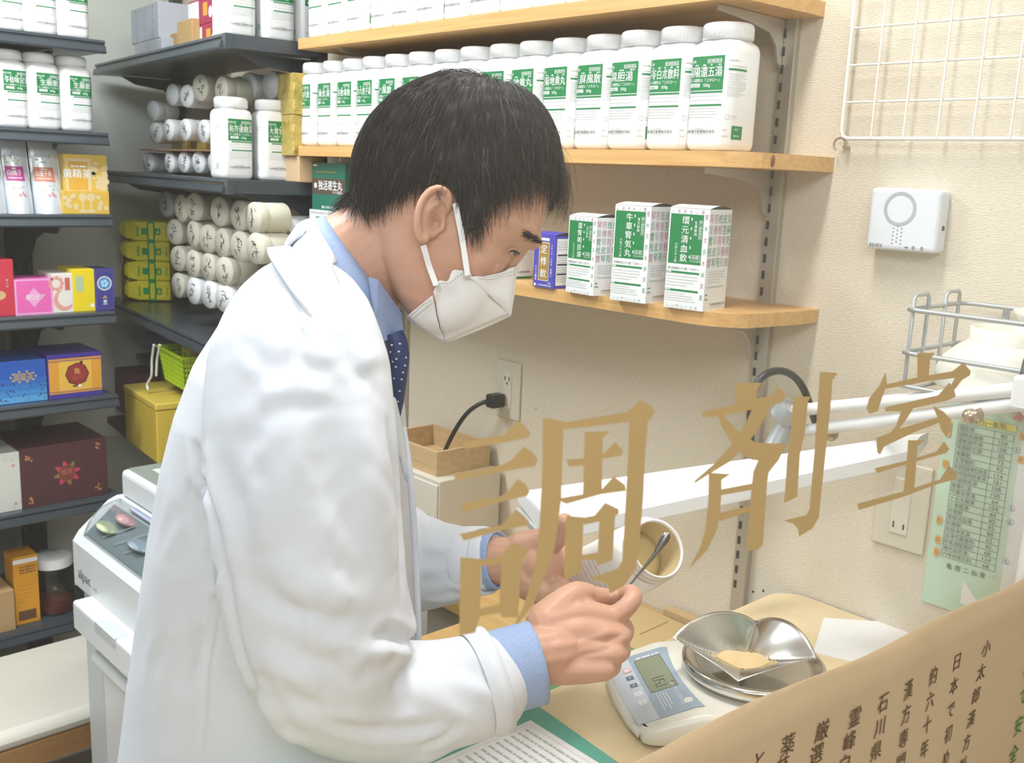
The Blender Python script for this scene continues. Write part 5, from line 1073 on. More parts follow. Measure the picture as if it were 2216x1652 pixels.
for v, ub, uf, w in prof:
    uc = ub + (uf - ub) * .44; P = []
    nose = max(0, 1 - abs(v + 70) / 70)
    for k in range(40):
        a = k * 2 * math.pi / 40; c, s_ = math.cos(a), math.sin(a)
        if c >= 0: u = uc + (uf - uc) * abs(c) ** (.80); y = w * np.sign(s_) * abs(s_) ** .78; 
        else: u = uc - (uc - ub) * abs(c) ** .92; y = w * np.sign(s_) * abs(s_) ** .92
        P.append(HP(u, v, y))
    rings.append(P)
hb.loft(rings)
nk = PMB(); NP = [((905, 470), 1.03, 98, 110), ((845, 520), 1.035, 112, 112), ((790, 562), 1.045, 122, 118), ((735, 615), 1.06, 138, 140), ((700, 680), 1.075, 135, 165), ((680, 800), 1.09, 130, 200)]
rings = []
for (x, y), d_, r1, r2 in NP:
    c = dep(x, y, d_); ax = (RT * .70 - UP * (-.0)) ; dirx = RT * .67 - UP * .74; rings.append([c + (dirx * r1 * math.cos(a) + FW * r2 * math.sin(a)) * d_ / FPX for a in np.arange(28) * 2 * math.pi / 28])
nk.loft(rings)
# nose ridge, brow, cheek, chin masses
ms = PMB(); ms.pill([HP(200, 20, 0), HP(186, -30, 0), HP(192, -80, 0)], [.008, .008, .011]); ms.ball(HP(120, -50, 78), (.024, .02, .02)); ms.ball(HP(120, -50, -78), (.024, .02, .02))
for sg in (1, -1): ms.pill([HP(214, 46, 25 * sg), HP(196, 52, 75 * sg), HP(160, 46, 112 * sg)], [.0105, .0105, .009])
def ear(sg):
    e = PMB(); Y = lambda w: w * sg
    def E(x, y, w): return M(x, y, sg * w)
    hel = [E(958, 466, 155), E(972, 447, 165), E(975, 425, 172), E(960, 407, 178), E(938, 406, 184), E(917, 424, 190), E(905, 452, 192), E(901, 484, 190), E(905, 508, 184), E(913, 524, 176), E(921, 518, 168), E(923, 502, 162)]
    hp = interp(hel, 40); e.pill(hp, [.0036] * 34 + [.0046] * 6, 10)
    ah = interp([E(962, 432, 168), E(942, 440, 176), E(925, 458, 178), E(920, 482, 174), E(925, 500, 166)], 20); e.pill(ah, .0036, 10)
    e.pill(interp([E(965, 448, 162), E(948, 458, 160), E(934, 470, 158)], 8), .0028, 8)
    pl = [E(960, 425, 160), E(940, 420, 165), E(920, 445, 172), E(914, 480, 170), E(920, 505, 164)]; e.pill(interp(pl, 12), [.006] * 12, 10)
    e.pill([E(945, 440, 158), E(930, 470, 160), E(925, 500, 158)], .0075, 10)
    e.pill([E(955, 476, 158), E(954, 492, 156)], .0045, 10); e.pill([E(940, 505, 158), E(922, 512, 160)], .0042, 10)
    return e
# ------------------------------------------------ hands
def chain(pts, rr, b): b.pill(interp(pts, 3 * len(pts)), list(np.interp(np.linspace(0, len(rr) - 1, 3 * len(pts)), range(len(rr)), rr)), 14)
rh = PMB()
Wc = D(1150, 1408, .975)
rh.pill([D(980, 1470, .955), D(1080, 1445, .965), D(1150, 1420, .975), D(1200, 1412, .982)], [.030, .029, .0285, .029])
mc = {'i': [(1180, 1350, .992), (1255, 1330, 1.0), (1328, 1338, 1.002)], 'm': [(1185, 1378, .986), (1260, 1368, .988), (1338, 1380, .988)], 'r': [(1185, 1410, .98), (1258, 1412, .978), (1330, 1417, .978)], 'p': [(1180, 1440, .975), (1250, 1450, .972), (1308, 1450, .972)]}
for k, r in (('i', .0165), ('m', .0165), ('r', .0155), ('p', .0145)): chain([D(*p) for p in mc[k]], [.020, r, .0112], rh)
chain([D(1195, 1365, .995), D(1260, 1360, 1.0), D(1310, 1360, 1.005)], [.024, .022, .016], rh); chain([D(1190, 1415, .985), D(1250, 1425, .988), D(1300, 1425, 1.0)], [.022, .02, .015], rh)
for k, pts, rr in (('i', [(1328, 1338, 1.002), (1360, 1312, 1.004), (1372, 1293, 1.012), (1368, 1282, 1.024), (1352, 1284, 1.036), (1337, 1291, 1.042)], [.0112, .0098, .0096, .0088, .0082, .0074]),
                   ('m', [(1338, 1380, .988), (1350, 1372, 1.01), (1352, 1360, 1.03), (1340, 1348, 1.048), (1318, 1338, 1.05)], [.0114, .0104, .0100, .0090, .0080]),
                   ('r', [(1330, 1417, .978), (1345, 1410, 1.0), (1344, 1398, 1.022), (1328, 1388, 1.04), (1302, 1380, 1.042)], [.0110, .0100, .0096, .0086, .0076]),
                   ('p', [(1308, 1450, .972), (1325, 1446, .99), (1328, 1432, 1.008), (1315, 1424, 1.024), (1292, 1416, 1.028)], [.0100, .0090, .0086, .0076, .0068])): chain([D(*p) for p in pts], rr, rh)
chain([D(1185, 1345, .995), D(1222, 1305, 1.004), D(1252, 1283, 1.012), D(1290, 1292, 1.026), D(1326, 1292, 1.040)], [.021, .0165, .0128, .0100, .0082], rh)
lh = PMB()
lh.pill([D(960, 1215, 1.20), D(1060, 1212, 1.175), D(1115, 1215, 1.165), D(1150, 1222, 1.16)], [.030, .028, .027, .028])
chain([D(1130, 1190, 1.165), D(1168, 1180, 1.155), D(1200, 1168, 1.135), D(1212, 1150, 1.118), D(1222, 1128, 1.105)], [.022, .0195, .0145, .0112, .0090], lh)
for k, (p, q, r) in enumerate((((1140, 1205, 1.17), (1185, 1215, 1.18), (1215, 1205, 1.185)), ((1140, 1222, 1.165), (1185, 1240, 1.172), (1218, 1240, 1.176)), ((1138, 1240, 1.16), (1182, 1262, 1.164), (1212, 1268, 1.166)), ((1132, 1255, 1.155), (1172, 1280, 1.156), (1200, 1290, 1.156)))):
    chain([D(*p), D(*q), D(*r)], [.021, .0175, .0125], lh)
lh.ball(D(1172, 1225, 1.155), (.030, .03, .03)); chain([D(1140, 1250, 1.150), D(1185, 1280, 1.140), D(1205, 1275, 1.135)], [.02, .019, .015], lh)
for pts, rr in (([(1215, 1205, 1.185), (1265, 1200, 1.20), (1305, 1192, 1.19), (1330, 1185, 1.165)], [.0115, .0102, .0092, .0080]), ([(1218, 1240, 1.176), (1268, 1248, 1.185), (1308, 1248, 1.17), (1325, 1243, 1.145)], [.0118, .0105, .0094, .0080]), ([(1212, 1268, 1.166), (1258, 1290, 1.165), (1285, 1296, 1.145), (1292, 1290, 1.125)], [.0112, .0100, .0090, .0078]), ([(1200, 1290, 1.156), (1232, 1304, 1.14), (1246, 1296, 1.118), (1246, 1276, 1.100)], [.0105, .0092, .0084, .0074])): chain([D(*p) for p in pts], rr, lh)
# ------------------------------------------------ simple torso, arms and legs inside the clothes
tb = PMB(); rings = []
TR = [(620, 680, 820, 1.07, .08), (690, 640, 820, 1.075, .13), (760, 560, 820, 1.08, .15), (850, 510, 820, 1.085, .165), (1050, 460, 825, 1.10, .155), (1300, 420, 830, 1.13, .15), (1550, 390, 830, 1.17, .16), (1750, 380, 820, 1.20, .165), (1900, 380, 800, 1.23, .165)]
for y, xl, xr, d_, hd_ in TR:
    c = dep((xl + xr) / 2, y, d_); a_ = (xr - xl) / 2 * d_ / FPX; rings.append([c + R0 * a_ * math.cos(k) + F0 * hd_ * math.sin(k) for k in np.arange(28) * 2 * math.pi / 28])
tb.loft(rings)
chain([D(672, 720, .95), D(655, 950, .905), D(690, 1440, .945)], [.055, .048, .042], tb); chain([D(690, 1440, .945), D(850, 1500, .95), D(1000, 1462, .957)], [.042, .044, .03], tb)
chain([D(705, 720, 1.22), D(725, 950, 1.27), D(800, 1230, 1.28)], [.055, .048, .04], tb); chain([D(800, 1230, 1.28), D(890, 1225, 1.24), D(1000, 1214, 1.19)], [.04, .042, .03], tb)
hipc = dep(600, 1850, 1.22)
for sg in (-1, 1):
    h_ = hipc + F0 * .085 * sg; chain([h_, h_ * .5 + np.array((hipc[0], hipc[1], .50)) * .5 + F0 * .05 * sg, np.array((hipc[0], hipc[1], .46)) + F0 * .09 * sg, np.array((hipc[0], hipc[1], .09)) + F0 * .1 * sg - R0 * .03], [.08, .075, .055, .04], tb)
V, E, F = fuse([hb, nk, ms, ear(1), ear(-1), rh, lh, tb], .0021, 3)
PX = proj(V); uv = (V - HO) @ np.stack([HU, HV, HY], 1) / S_
# eye sockets, crow's foot, philtrum dent, knuckle creases
def dent(c, r, amt, dirv):
    global V
    d_ = np.linalg.norm(V - c, axis=1); V = V + (np.exp(-(d_ / r) ** 2) * amt)[:, None] * np.asarray(dirv)
for sg in (1, -1):
    dent(HP(190, 2, 70 * sg), .012, -.004, HU * .8 + HY * .6 * sg); dent(HP(140, 20, 140 * sg), .02, -.003, HY * sg); dent(HP(95, -118, 128 * sg), .024, -.004, HY * sg)
    dent(M(940, 480, 166 * sg), .0060, -.010, HY * sg)
N = normals(V, F)
def crease(pts, w, amt, bend=1.0):
    global V
    P = np.array(pts); m = (np.abs(V - P.mean(0)) < (np.ptp(P, axis=0) + 4 * w)).all(1)
    if not m.any(): return
    d_, t_ = seg_dist(V[m], P); V[m] = V[m] + (np.exp(-(d_ / w) ** 2) * amt * np.minimum(1, 6 * np.minimum(t_, 1 - t_) + .15))[:, None] * N[m]
from_body = None
def bvh(V, F): return BVHTree.FromPolygons([tuple(p) for p in V], F)
def cast(B, x, y, far=3):
    d = ray(x, y); L = np.linalg.norm(d); r = B.ray_cast(Vector(CAM), Vector(d / L), far); return None if r[0] is None else (np.array(r[0]), np.array(r[1]))
BB = bvh(V, F)
def bl(pts): return [q[0] for q in (cast(BB, *p) for p in pts) if q is not None]
for pts, w, amt in (([(1283, 1290), (1290, 1300)], .0018, -.0010), ([(1255, 1296), (1280, 1306), (1310, 1312)], .0025, -.0018), ([(1345, 1345), (1362, 1335), (1378, 1318)], .0022, -.0016), ([(1300, 1390), (1340, 1378), (1356, 1362)], .003, -.0016), ([(1240, 1395), (1290, 1380), (1330, 1365)], .004, .0012), ([(1240, 1425), (1290, 1412), (1325, 1402)], .003, -.0014), ([(1195, 1400), (1250, 1392)], .004, .001),
                    ([(1176, 1250), (1190, 1262), (1198, 1280)], .002, -.0018), ([(1100, 1150), (1102, 1210)], .0016, -.0008), ([(1110, 1150), (1112, 1200)], .0016, -.0008), ([(1203, 1245), (1222, 1262)], .002, -.0015),
                    ([(1075, 545), (1062, 552)], .0014, -.0005), ([(1090, 566), (1082, 590), (1082, 604)], .0022, -.0007), ([(1060, 560), (1075, 572), (1095, 570)], .0016, -.0006), ([(1096, 544), (1103, 538), (1112, 535.5), (1122, 540)], .0011, -.0009), ([(1098, 556), (1106, 560), (1116, 561)], .0013, -.0006)):
    p = bl(pts)
    if len(p) > 1: crease(p, w, amt)
SKIN = mat('skin', (.63, .365, .255), .46, sss=.15, noise=(60, .35, (.57, .30, .20), (1, 1, 1)), bump=(420, .12, .001, (1, 1, 1)))
b = PMB(); b.v = [tuple(p) for p in V]; b.f = list(F); b.m = [0] * len(F); b.s = [True] * len(F); b.build('body', SKIN, PER)
BB = bvh(V, F); N = normals(V, F)
# eye
def on_face(x, y, lift, sg):
    q = cast(BB, x, y); p = q[0] + q[1] * lift
    return p if sg > 0 else p - HY * (2 * ((p - HO) @ HY))
EYM = [mat('eye_white', (.50, .40, .35), .25), mat('iris', (.035, .018, .010), .15)]
for sg in (1, -1):
    b = PMB(); al = [(1101, 548.5), (1103, 545.5), (1107, 543.5), (1112, 543.5), (1117, 545.5), (1122, 549.5), (1117, 551.5), (1111, 552), (1105, 551)]
    c_ = on_face(1111, 548, .0011, sg); b.add([c_] + [on_face(x, y, .0003, sg) for x, y in al], [(0, i + 1, (i + 1) % 9 + 1) for i in range(9)], 0, True)
    c_ = on_face(1113.5, 547.6, .0016, sg); b.add([c_] + [on_face(1113.5 + 4.3 * math.cos(k), 547.6 + 4.2 * math.sin(k), .0010, sg) for k in np.arange(12) * math.pi / 6], [(0, i + 1, (i + 1) % 12 + 1) for i in range(12)], 1, True)
    b.build('eye', EYM, PER)
    b = PMB(); P_ = interp(np.array([on_face(x, y, .0007, sg) for x, y in ((1099, 548), (1102.5, 544.5), (1107, 542.4), (1112, 542.4), (1118, 545), (1124, 550))]), 16); b.tube(P_, np.interp(np.linspace(0, 1, 16), [0, .5, .9, 1], [.0003, .0007, .0010, .0005]), 8); b.build('lash_line', mat('hair_lash', (.03, .022, .02), .6), PER)
    b = PMB(); b.tube(interp(np.array([on_face(x, y, -.0003, sg) for x, y in ((1098, 545), (1103, 540), (1110, 538), (1118, 540.5), (1125, 546))]), 14), [.0006] + [.0013] * 12 + [.0006], 10); b.build('upper_eyelid', SKIN, PER)
    b = PMB(); b.tube(interp(np.array([on_face(x, y, -.0004, sg) for x, y in ((1100, 550), (1106, 553.5), (1113, 554.5), (1120, 553))]), 14), [.0004] + [.0010] * 12 + [.0004], 10); b.build('lower_eyelid', SKIN, PER)
# finger nails
NAIL = mat('nail', (.68, .42, .34), .3)
for (x, y), du in (((1325, 1289), 1),):
    q = cast(BB, x, y)
    if q is not None:
        n_ = q[1]; a_ = np.cross(n_, UP); a_ /= np.linalg.norm(a_); c_ = np.cross(a_, n_); b = PMB(); b.ball(q[0] - n_ * .0012, (1, 1, 1), axes=np.array([a_ * .0052, c_ * .0038, n_ * .002]), n=12); b.build('thumb_nail', NAIL, PER)

# ------------------------------------------------ hair
HAIR = mat('hair_dark', (.038, .037, .039), .62, spec=.25); GREY = mat('hair_grey', (.13, .13, .135), .5); BRN = mat('hair_brown', (.055, .038, .03), .6, spec=.25)
hl = [p for p in ((730, 452), (770, 440), (800, 452), (830, 445), (865, 420), (893, 408), (920, 392), (960, 388), (986, 405), (990, 440), (1000, 480), (1008, 512), (1030, 500), (1048, 465), (1070, 434), (1098, 406), (1130, 388), (1165, 372), (1200, 380), (1300, 300), (1200, 120), (1000, 80), (760, 150), (680, 300))]
HLP = np.array(hl)
def inside(P, poly):
    x, y = P[:, 0], P[:, 1]; r = np.zeros(len(P), bool); j = len(poly) - 1
    for i in range(len(poly)):
        a, b = poly[i], poly[j]; c = ((a[1] > y) != (b[1] > y)) & (x < (b[0] - a[0]) * (y - a[1]) / (b[1] - a[1] + 1e-12) + a[0]); r ^= c; j = i
    return r
def edge_d(P, poly):
    d = np.full(len(P), 1e9)
    for i in range(len(poly)):
        a, b = np.array(poly[i]), np.array(poly[(i + 1) % len(poly)]); e = b - a; t = np.clip(((P - a) @ e) / (e @ e), 0, 1); d = np.minimum(d, np.linalg.norm(P - a - t[:, None] * e, axis=1))
    return d
uv = (V - HO) @ np.stack([HU, HV, HY], 1) / S_
VM = V - np.minimum(uv[:, 2], 0)[:, None] * 2 * S_ * HY; PXM = proj(VM)
inh = inside(PXM, HLP) & (np.abs(uv[:, 2]) < 164) & ((V - HO) @ UP > -.12)
FA = np.array([f for f in F if len(f) == 4]); keep = FA[inh[FA].all(1)]
ids = np.unique(keep); mp_ = -np.ones(len(V), int); mp_[ids] = range(len(ids))
ed = edge_d(PXM[ids], HLP[:19]); rim = np.clip(ed / 38, 0, 1) ** .7
nz = np.sin(uv[ids, 0] * .11 + uv[ids, 2] * .07) * np.sin(uv[ids, 1] * .09 - uv[ids, 2] * .1)
CV = V[ids] + N[ids] * ((.0008 + .0072 * rim + .0012 * nz * rim) * (1 - .35 * np.exp(-(((uv[ids, :2] - np.array(px2uv(1060, 190))) / 38) ** 2).sum(1))))[:, None]
b = PMB(); b.add(CV, [tuple(mp_[list(f)]) for f in keep], 0, True); b.build('hair', HAIR, PER)
HB = bvh(V, F)
WH = HP(*px2uv(1070, 195), 40)
Nr = 15000; pick = rng.integers(0, len(ids), Nr); hv, hf, hm = [], [], []
side = uv[ids[pick], 2] > -60; pick = pick[side]
for c_, i in enumerate(pick):
    p = V[ids[i]].copy(); n0 = N[ids[i]]; rm = rim[i]; g = p - WH
    back = uv[ids[i], 0] < -20
    L = rng.uniform(.026, .05) * (.22 + .78 * rm) * (1.2 if uv[ids[i], 0] > 90 else 1); h0 = .002 + .0085 * rm * rng.uniform(.55, 1.15)
    jit = rng.normal(0, .22, 3); pts = []; d = g / (np.linalg.norm(g) + 1e-9) + (-UP * .35 if back else RT * .25 - UP * .3) + jit
    q = p.copy(); nn = n0
    for k in range(6):
        hgt = h0 * min(1, .35 + .3 * k) * (1 if k < 5 else .92)
        pts.append(q + nn * hgt)
        d = d + (-UP * .12); d = d - nn * (d @ nn); d /= np.linalg.norm(d) + 1e-9
        q = q + d * L / 5; r = HB.find_nearest(Vector(q), .03)
        if r[0] is not None: q = np.array(r[0]); nn = np.array(r[1])
    w0 = rng.uniform(.00022, .00042); base = len(hv)
    for k, pt in enumerate(pts):
        t_ = pts[min(k + 1, 5)] - pts[max(k - 1, 0)]; t_ /= np.linalg.norm(t_) + 1e-9; s1 = np.cross(t_, nn); s1 /= np.linalg.norm(s1) + 1e-9; w = w0 * (1.15 - .18 * k)
        hv += [pt + s1 * w, pt - s1 * w * .5 + nn * w, pt - s1 * w * .5 - nn * w]
    gm = rng.random(); m_ = 1 if gm < .045 + (.10 if uv[ids[i], 1] < 30 else 0) else (2 if gm > .80 else 0)
    for k in range(5):
        for a in range(3): hf.append((base + 3 * k + a, base + 3 * k + (a + 1) % 3, base + 3 * k + 3 + (a + 1) % 3, base + 3 * k + 3 + a)); hm.append(m_)
# fringe hanging over the forehead
for c_ in range(330):
    x0 = rng.uniform(1080, 1215); y0 = rng.uniform(300, 400); w_ = rng.uniform(-70, 70); u_, v_ = px2uv(x0, y0)
    r = HB.find_nearest(Vector(HP(u_, v_, w_))); q0 = np.array(r[0]); nn = np.array(r[1]); 
    if ((q0 - HO) @ HU) / S_ < 120: continue
    tip = HP(*px2uv(rng.normal(1212, 12), rng.uniform(400, 485)), w_ * .9) if w_ < 95 else HP(*px2uv(rng.uniform(1120, 1190), rng.uniform(420, 470)), w_)
    mid = (q0 + tip) / 2 + nn * .012 + RT * .006; pts = [(1 - t) ** 2 * (q0 + nn * .006) + 2 * t * (1 - t) * mid + t * t * tip for t in np.linspace(0, 1, 6)]; base = len(hv); w0 = rng.uniform(.0002, .0004)
    for k, pt in enumerate(pts):
        w = w0 * (1.1 - .17 * k); hv += [pt + RT * w, pt + UP * w, pt + HY * w]
    for k in range(5):
        for a in range(3): hf.append((base + 3 * k + a, base + 3 * k + (a + 1) % 3, base + 3 * k + 3 + (a + 1) % 3, base + 3 * k + 3 + a)); hm.append(2 if rng.random() < .6 else 0)
b = PMB(); b.v = [tuple(p) for p in hv]; b.f = hf; b.m = hm; b.s = [True] * len(hf); o = b.build('hair_strands', [HAIR, GREY, BRN], PER); o['kind'] = 'stuff'
# eyebrow and lashes
b = PMB()
for k in range(150):
    t = rng.random(); x, y = 1128 + 46 * t + rng.normal(0, 2), 505 + 22 * t + rng.normal(0, 5 - 2.5 * t); q = cast(HB, x, y)
    if q is None: continue
    d = RT * 1.0 - UP * rng.uniform(.3, .8); d = d - q[1] * (d @ q[1]); d /= np.linalg.norm(d); b.tube([q[0], q[0] + d * .003 + q[1] * .0009, q[0] + d * .0065 + q[1] * .0008], [.00024, .00022, .00008], 3)
b.build('eyebrow', HAIR, PER)

# ------------------------------------------------ coat
ct = PMB(); rings = []
CR = [(505, 668, 780, 1.06, .040), (545, 628, 792, 1.065, .068), (600, 575, 808, 1.07, .108), (670, 517, 822, 1.07, .165), (760, 465, 842, 1.075, .20), (860, 425, 866, 1.08, .205), (980, 390, 878, 1.09, .20), (1120, 360, 892, 1.105, .195), (1300, 330, 900, 1.135, .19), (1480, 304, 902, 1.165, .19), (1652, 282, 900, 1.195, .195), (1850, 258, 895, 1.23, .205), (2050, 240, 890, 1.265, .215), (2250, 228, 885, 1.30, .22)]
for y, xl, xr, d_, hd_ in CR:
    c = dep((xl + xr) / 2, y, d_); a_ = (xr - xl) / 2 * d_ / FPX; P = []
    for k in np.arange(48) * 2 * math.pi / 48:
        cx, sx = math.cos(k), math.sin(k); P.append(c + R0 * a_ * np.sign(cx) * abs(cx) ** .85 + F0 * hd_ * np.sign(sx) * abs(sx) ** .9)
    rings.append(P)
ct.loft(rings)
sl = PMB()
SR = [((672, 610), .985, 60), ((655, 680), .93, 150), ((648, 780), .897, 196), ((650, 950), .885, 208), ((662, 1120), .89, 204), ((682, 1300), .905, 198), ((722, 1440), .925, 190), ((790, 1510), .938, 150), ((880, 1518), .946, 124), ((980, 1500), .952, 116), ((1030, 1486), .956, 112), ((1048, 1480), .957, 109)]
P = [dep(*p, d_) for p, d_, r in SR]; r_ = [r * d_ / FPX for _, d_, r in SR]
Pi = interp(P, 40); ri = np.interp(np.linspace(0, len(SR) - 1, 40), range(len(SR)), r_)
sl.pill(Pi[:-1], list(ri[:-1]), 28); 
sl.pill([dep(1000, 1545, .945), dep(920, 1580, .94), dep(840, 1575, .937), dep(760, 1545, .935)], [.026, .030, .034, .04], 18)   # cloth hanging under the forearm
sr = PMB()
LR = [((700, 640), 1.20, 110), ((700, 760), 1.26, 132), ((722, 960), 1.28, 126), ((785, 1165), 1.28, 118), ((868, 1218), 1.255, 118), ((958, 1224), 1.215, 90), ((1040, 1213), 1.185, 68)]
P = [dep(*p, d_) for p, d_, r in LR]; r2 = [r * d_ / FPX for _, d_, r in LR]; Pj = interp(P, 30); rj = np.interp(np.linspace(0, len(LR) - 1, 30), range(len(LR)), r2); sr.pill(Pj, list(rj), 24)
CVx, CE, CF = fuse([ct, sl, sr], .0042, 7)
# close the seams softly at the shoulders
CN = normals(CVx, CF); BC = bvh(CVx, CF)
def fold(pts, w, amt, lead=.5):
    """soft ridge with a valley on one side, laid along a line seen on the cloth"""
    global CVx
    P = [q[0] for q in (cast(BC, *p) for p in interp(np.array(pts, float), 14)) if q is not None]
    if len(P) < 3: return
    P = np.array(P); m = (np.abs(CVx - P.mean(0)) < (np.ptp(P, axis=0) / 2 + 4 * w)).all(1)
    if not m.any(): return
    d_, t_ = seg_dist(CVx[m], P); e = np.sin(np.pi * np.clip(t_, 0, 1)) ** .7
    q = (np.exp(-(d_ / w) ** 2) - .35 * np.exp(-((d_ - 2 * w) / w) ** 2)) * amt * e
    CVx[m] = CVx[m] + q[:, None] * CN[m]
FOLDS = [
 # back of the sleeve: deep crease between sleeve and coat back
 ([(424, 955), (440, 1040), (470, 1120), (482, 1200), (500, 1320), (520, 1420), (575, 1560)], .007, -.008), ([(445, 960), (470, 1060), (500, 1150), (512, 1250)], .010, .006), ([(418, 950), (432, 1010), (448, 1075)], .005, -.004),
 # side seam and vent of the coat back
 ([(478, 1150), (470, 1280), (450, 1420), (430, 1652)], .004, -.005), ([(420, 1040), (405, 1200), (390, 1400), (372, 1640)], .020, -.005), ([(380, 1500), (410, 1430), (440, 1360)], .012, -.004),

 # shoulder and upper arm
 ([(655, 700), (650, 760), (655, 800)], .004, -.002), ([(500, 905), (560, 880), (610, 850), (660, 820), (730, 785)], .010, .0028), ([(560, 905), (620, 880), (660, 850)], .009, -.002), ([(640, 835), (690, 850), (725, 835)], .007, .0022), ([(655, 805), (700, 800), (790, 770)], .006, -.0018), ([(750, 795), (800, 775), (840, 772)], .007, .002),
 ([(700, 690), (730, 740), (760, 800), (780, 860)], .007, -.003), ([(640, 850), (620, 960), (600, 1080), (590, 1180)], .016, .004), ([(700, 860), (710, 960), (740, 1080), (770, 1200)], .018, -.004), ([(780, 880), (810, 1000), (830, 1120), (850, 1240)], .016, .005), ([(840, 900), (858, 1020), (868, 1160), (872, 1290)], .008, -.0045),
 ([(540, 960), (555, 1080), (560, 1200)], .014, .003), ([(600, 1200), (650, 1260), (730, 1300), (800, 1310)], .014, .004), ([(540, 1240), (600, 1310), (690, 1340), (780, 1345)], .010, -.0035),
 # elbow and forearm
 ([(910, 1398), (870, 1385), (840, 1372), (800, 1390)], .006, -.006), ([(900, 1420), (850, 1410), (800, 1420), (740, 1450)], .008, .005), ([(640, 1330), (700, 1390), (790, 1400), (860, 1390)], .010, .005), ([(560, 1400), (620, 1460), (700, 1490)], .012, .005), ([(600, 1480), (680, 1530), (760, 1545)], .010, -.004), ([(560, 1500), (600, 1580), (680, 1620)], .010, .004),
 ([(690, 1560), (780, 1580), (900, 1580), (1000, 1560)], .006, -.0045), ([(900, 1620), (960, 1600), (1005, 1560)], .005, -.004), ([(860, 1470), (920, 1500), (980, 1520)], .012, .003), ([(960, 1410), (1000, 1450), (1040, 1500)], .012, -.003), ([(820, 1440), (850, 1500), (860, 1560)], .012, -.003),
 # seam of the armhole
 ([(612, 560), (640, 640), (655, 720), (660, 800)], .0025, -.0016),
 # left sleeve
 ([(905, 1180), (960, 1190), (1010, 1180)], .007, .003), ([(900, 1260), (950, 1255), (1000, 1245)], .007, -.0035), ([(910, 1300), (960, 1300), (1000, 1290)], .006, .003), ([(895, 1110), (950, 1140), (1000, 1150)], .006, -.002)]
for f_ in FOLDS: fold(*f_)
rf = random.Random(21)
for (x0, y0, x1, y1), n_, a0, da in (((480, 860, 850, 1420), 34, 80, 45), ((760, 1410, 1060, 1600), 16, 60, 40), ((315, 900, 450, 1620), 12, 100, 16), ((520, 620, 800, 860), 16, 35, 40), ((880, 1110, 1020, 1320), 8, 20, 40), ((540, 1380, 760, 1600), 12, 30, 35)):
    for k in range(n_):
        x, y, a, L_ = rf.uniform(x0, x1), rf.uniform(y0, y1), math.radians(a0 + rf.uniform(-da, da)), rf.uniform(60, 170); dx, dy = math.cos(a) * L_ / 2, math.sin(a) * L_ / 2; bend = rf.uniform(-.25, .25) * L_
        fold([(x - dx, y - dy), (x + dy * bend / L_, y - dx * bend / L_), (x + dx, y + dy)], rf.uniform(.0045, .009), rf.choice((-1, 1)) * rf.uniform(.0007, .0019))
# the cloth is never perfectly even
cn = CVx * 1.0; CVx = CVx + CN * (.0006 * np.sin(cn[:, 0] * 31 + 5 * np.sin(cn[:, 2] * 9)) * np.sin(cn[:, 2] * 23 + 4 * np.sin(cn[:, 1] * 13)) + .0003 * np.sin(cn[:, 2] * 61 + 6 * np.sin(cn[:, 0] * 17)) * np.sin(cn[:, 1] * 47))[:, None]
CVx = smooth(CVx, CE, 1)
m_ = (CVx[:, 2] < .95) & (CVx[:, 0] > -.806); CVx[m_, 0] = -.806
COAT = mat('coat_white', (.70, .735, .80), .75, spec=.25, bump=(1500, .08, .0004, (1, 1, 1)))
b = PMB(); b.v = [tuple(p) for p in CVx]; b.f = list(CF); b.m = [0] * len(CF); b.s = [True] * len(CF); b.build('lab_coat', COAT, PER)
BC = bvh(CVx, CF)
def drape(x, y, lift, d_=None):
    q = cast(BC, x, y)
    if q is None or (d_ is not None and abs((q[0] - CAM) @ FW - d_) > .06): return dep(x, y, d_ if d_ else 1.0)
    n = q[1]; n = n if n @ (CAM - q[0]) > 0 else -n; return q[0] + n * lift
# lapel / coat collar: inner edge along the neck, outer edge lying on the coat
inn = [(672, 476, 1.075), (676, 478, 1.035), (684, 488, 1.0), (700, 515, .975), (742, 590, .958), (785, 680, .952), (822, 770, .958), (850, 850, .968), (870, 930, .985), (884, 1030, 1.0)]
out = [(640, 497, 1.085), (620, 522, 1.03), (611, 546, .985), (640, 600, .945), (690, 668, .93), (738, 738, .925), (785, 815, .935), (825, 890, .95), (858, 965, .975), (880, 1040, 1.0)]
I_ = interp(np.array(inn, float), 40); O_ = interp(np.array(out, float), 40); G_ = []
for k in range(40):
    row = []; a_ = dep(*I_[k]); c_ = drape(O_[k][0], O_[k][1], .0035, O_[k][2])
    for t in np.linspace(0, 1, 9):
        x, y = I_[k][:2] * (1 - t) + O_[k][:2] * t; base = a_ * (1 - t) + c_ * t; base = base - FW * .010 * math.sin(math.pi * t) * (1 - k / 60); q = cast(BC, x, y)
        if q is not None and (q[0] - CAM) @ FW < (base - CAM) @ FW + .003: base = base + FW * (((q[0] - CAM) @ FW - .003) - (base - CAM) @ FW)
        row.append(base)
    G_.append(row)
b = PMB(); b.grid(G_); b.build('coat_lapel', COAT, PER, solid=.0036)
# front edge of the coat and its shadow line, lilac lining edge
ln = [dep(x, y, d_) for x, y, d_ in ((872, 925, 1.0), (884, 1000, .995), (892, 1080, 1.0), (898, 1180, 1.02), (903, 1290, 1.03), (906, 1400, 1.04), (908, 1560, 1.06))]
b = PMB(); b.tube(interp(ln, 30), .0035, 8); b.build('front_placket', COAT, PER)
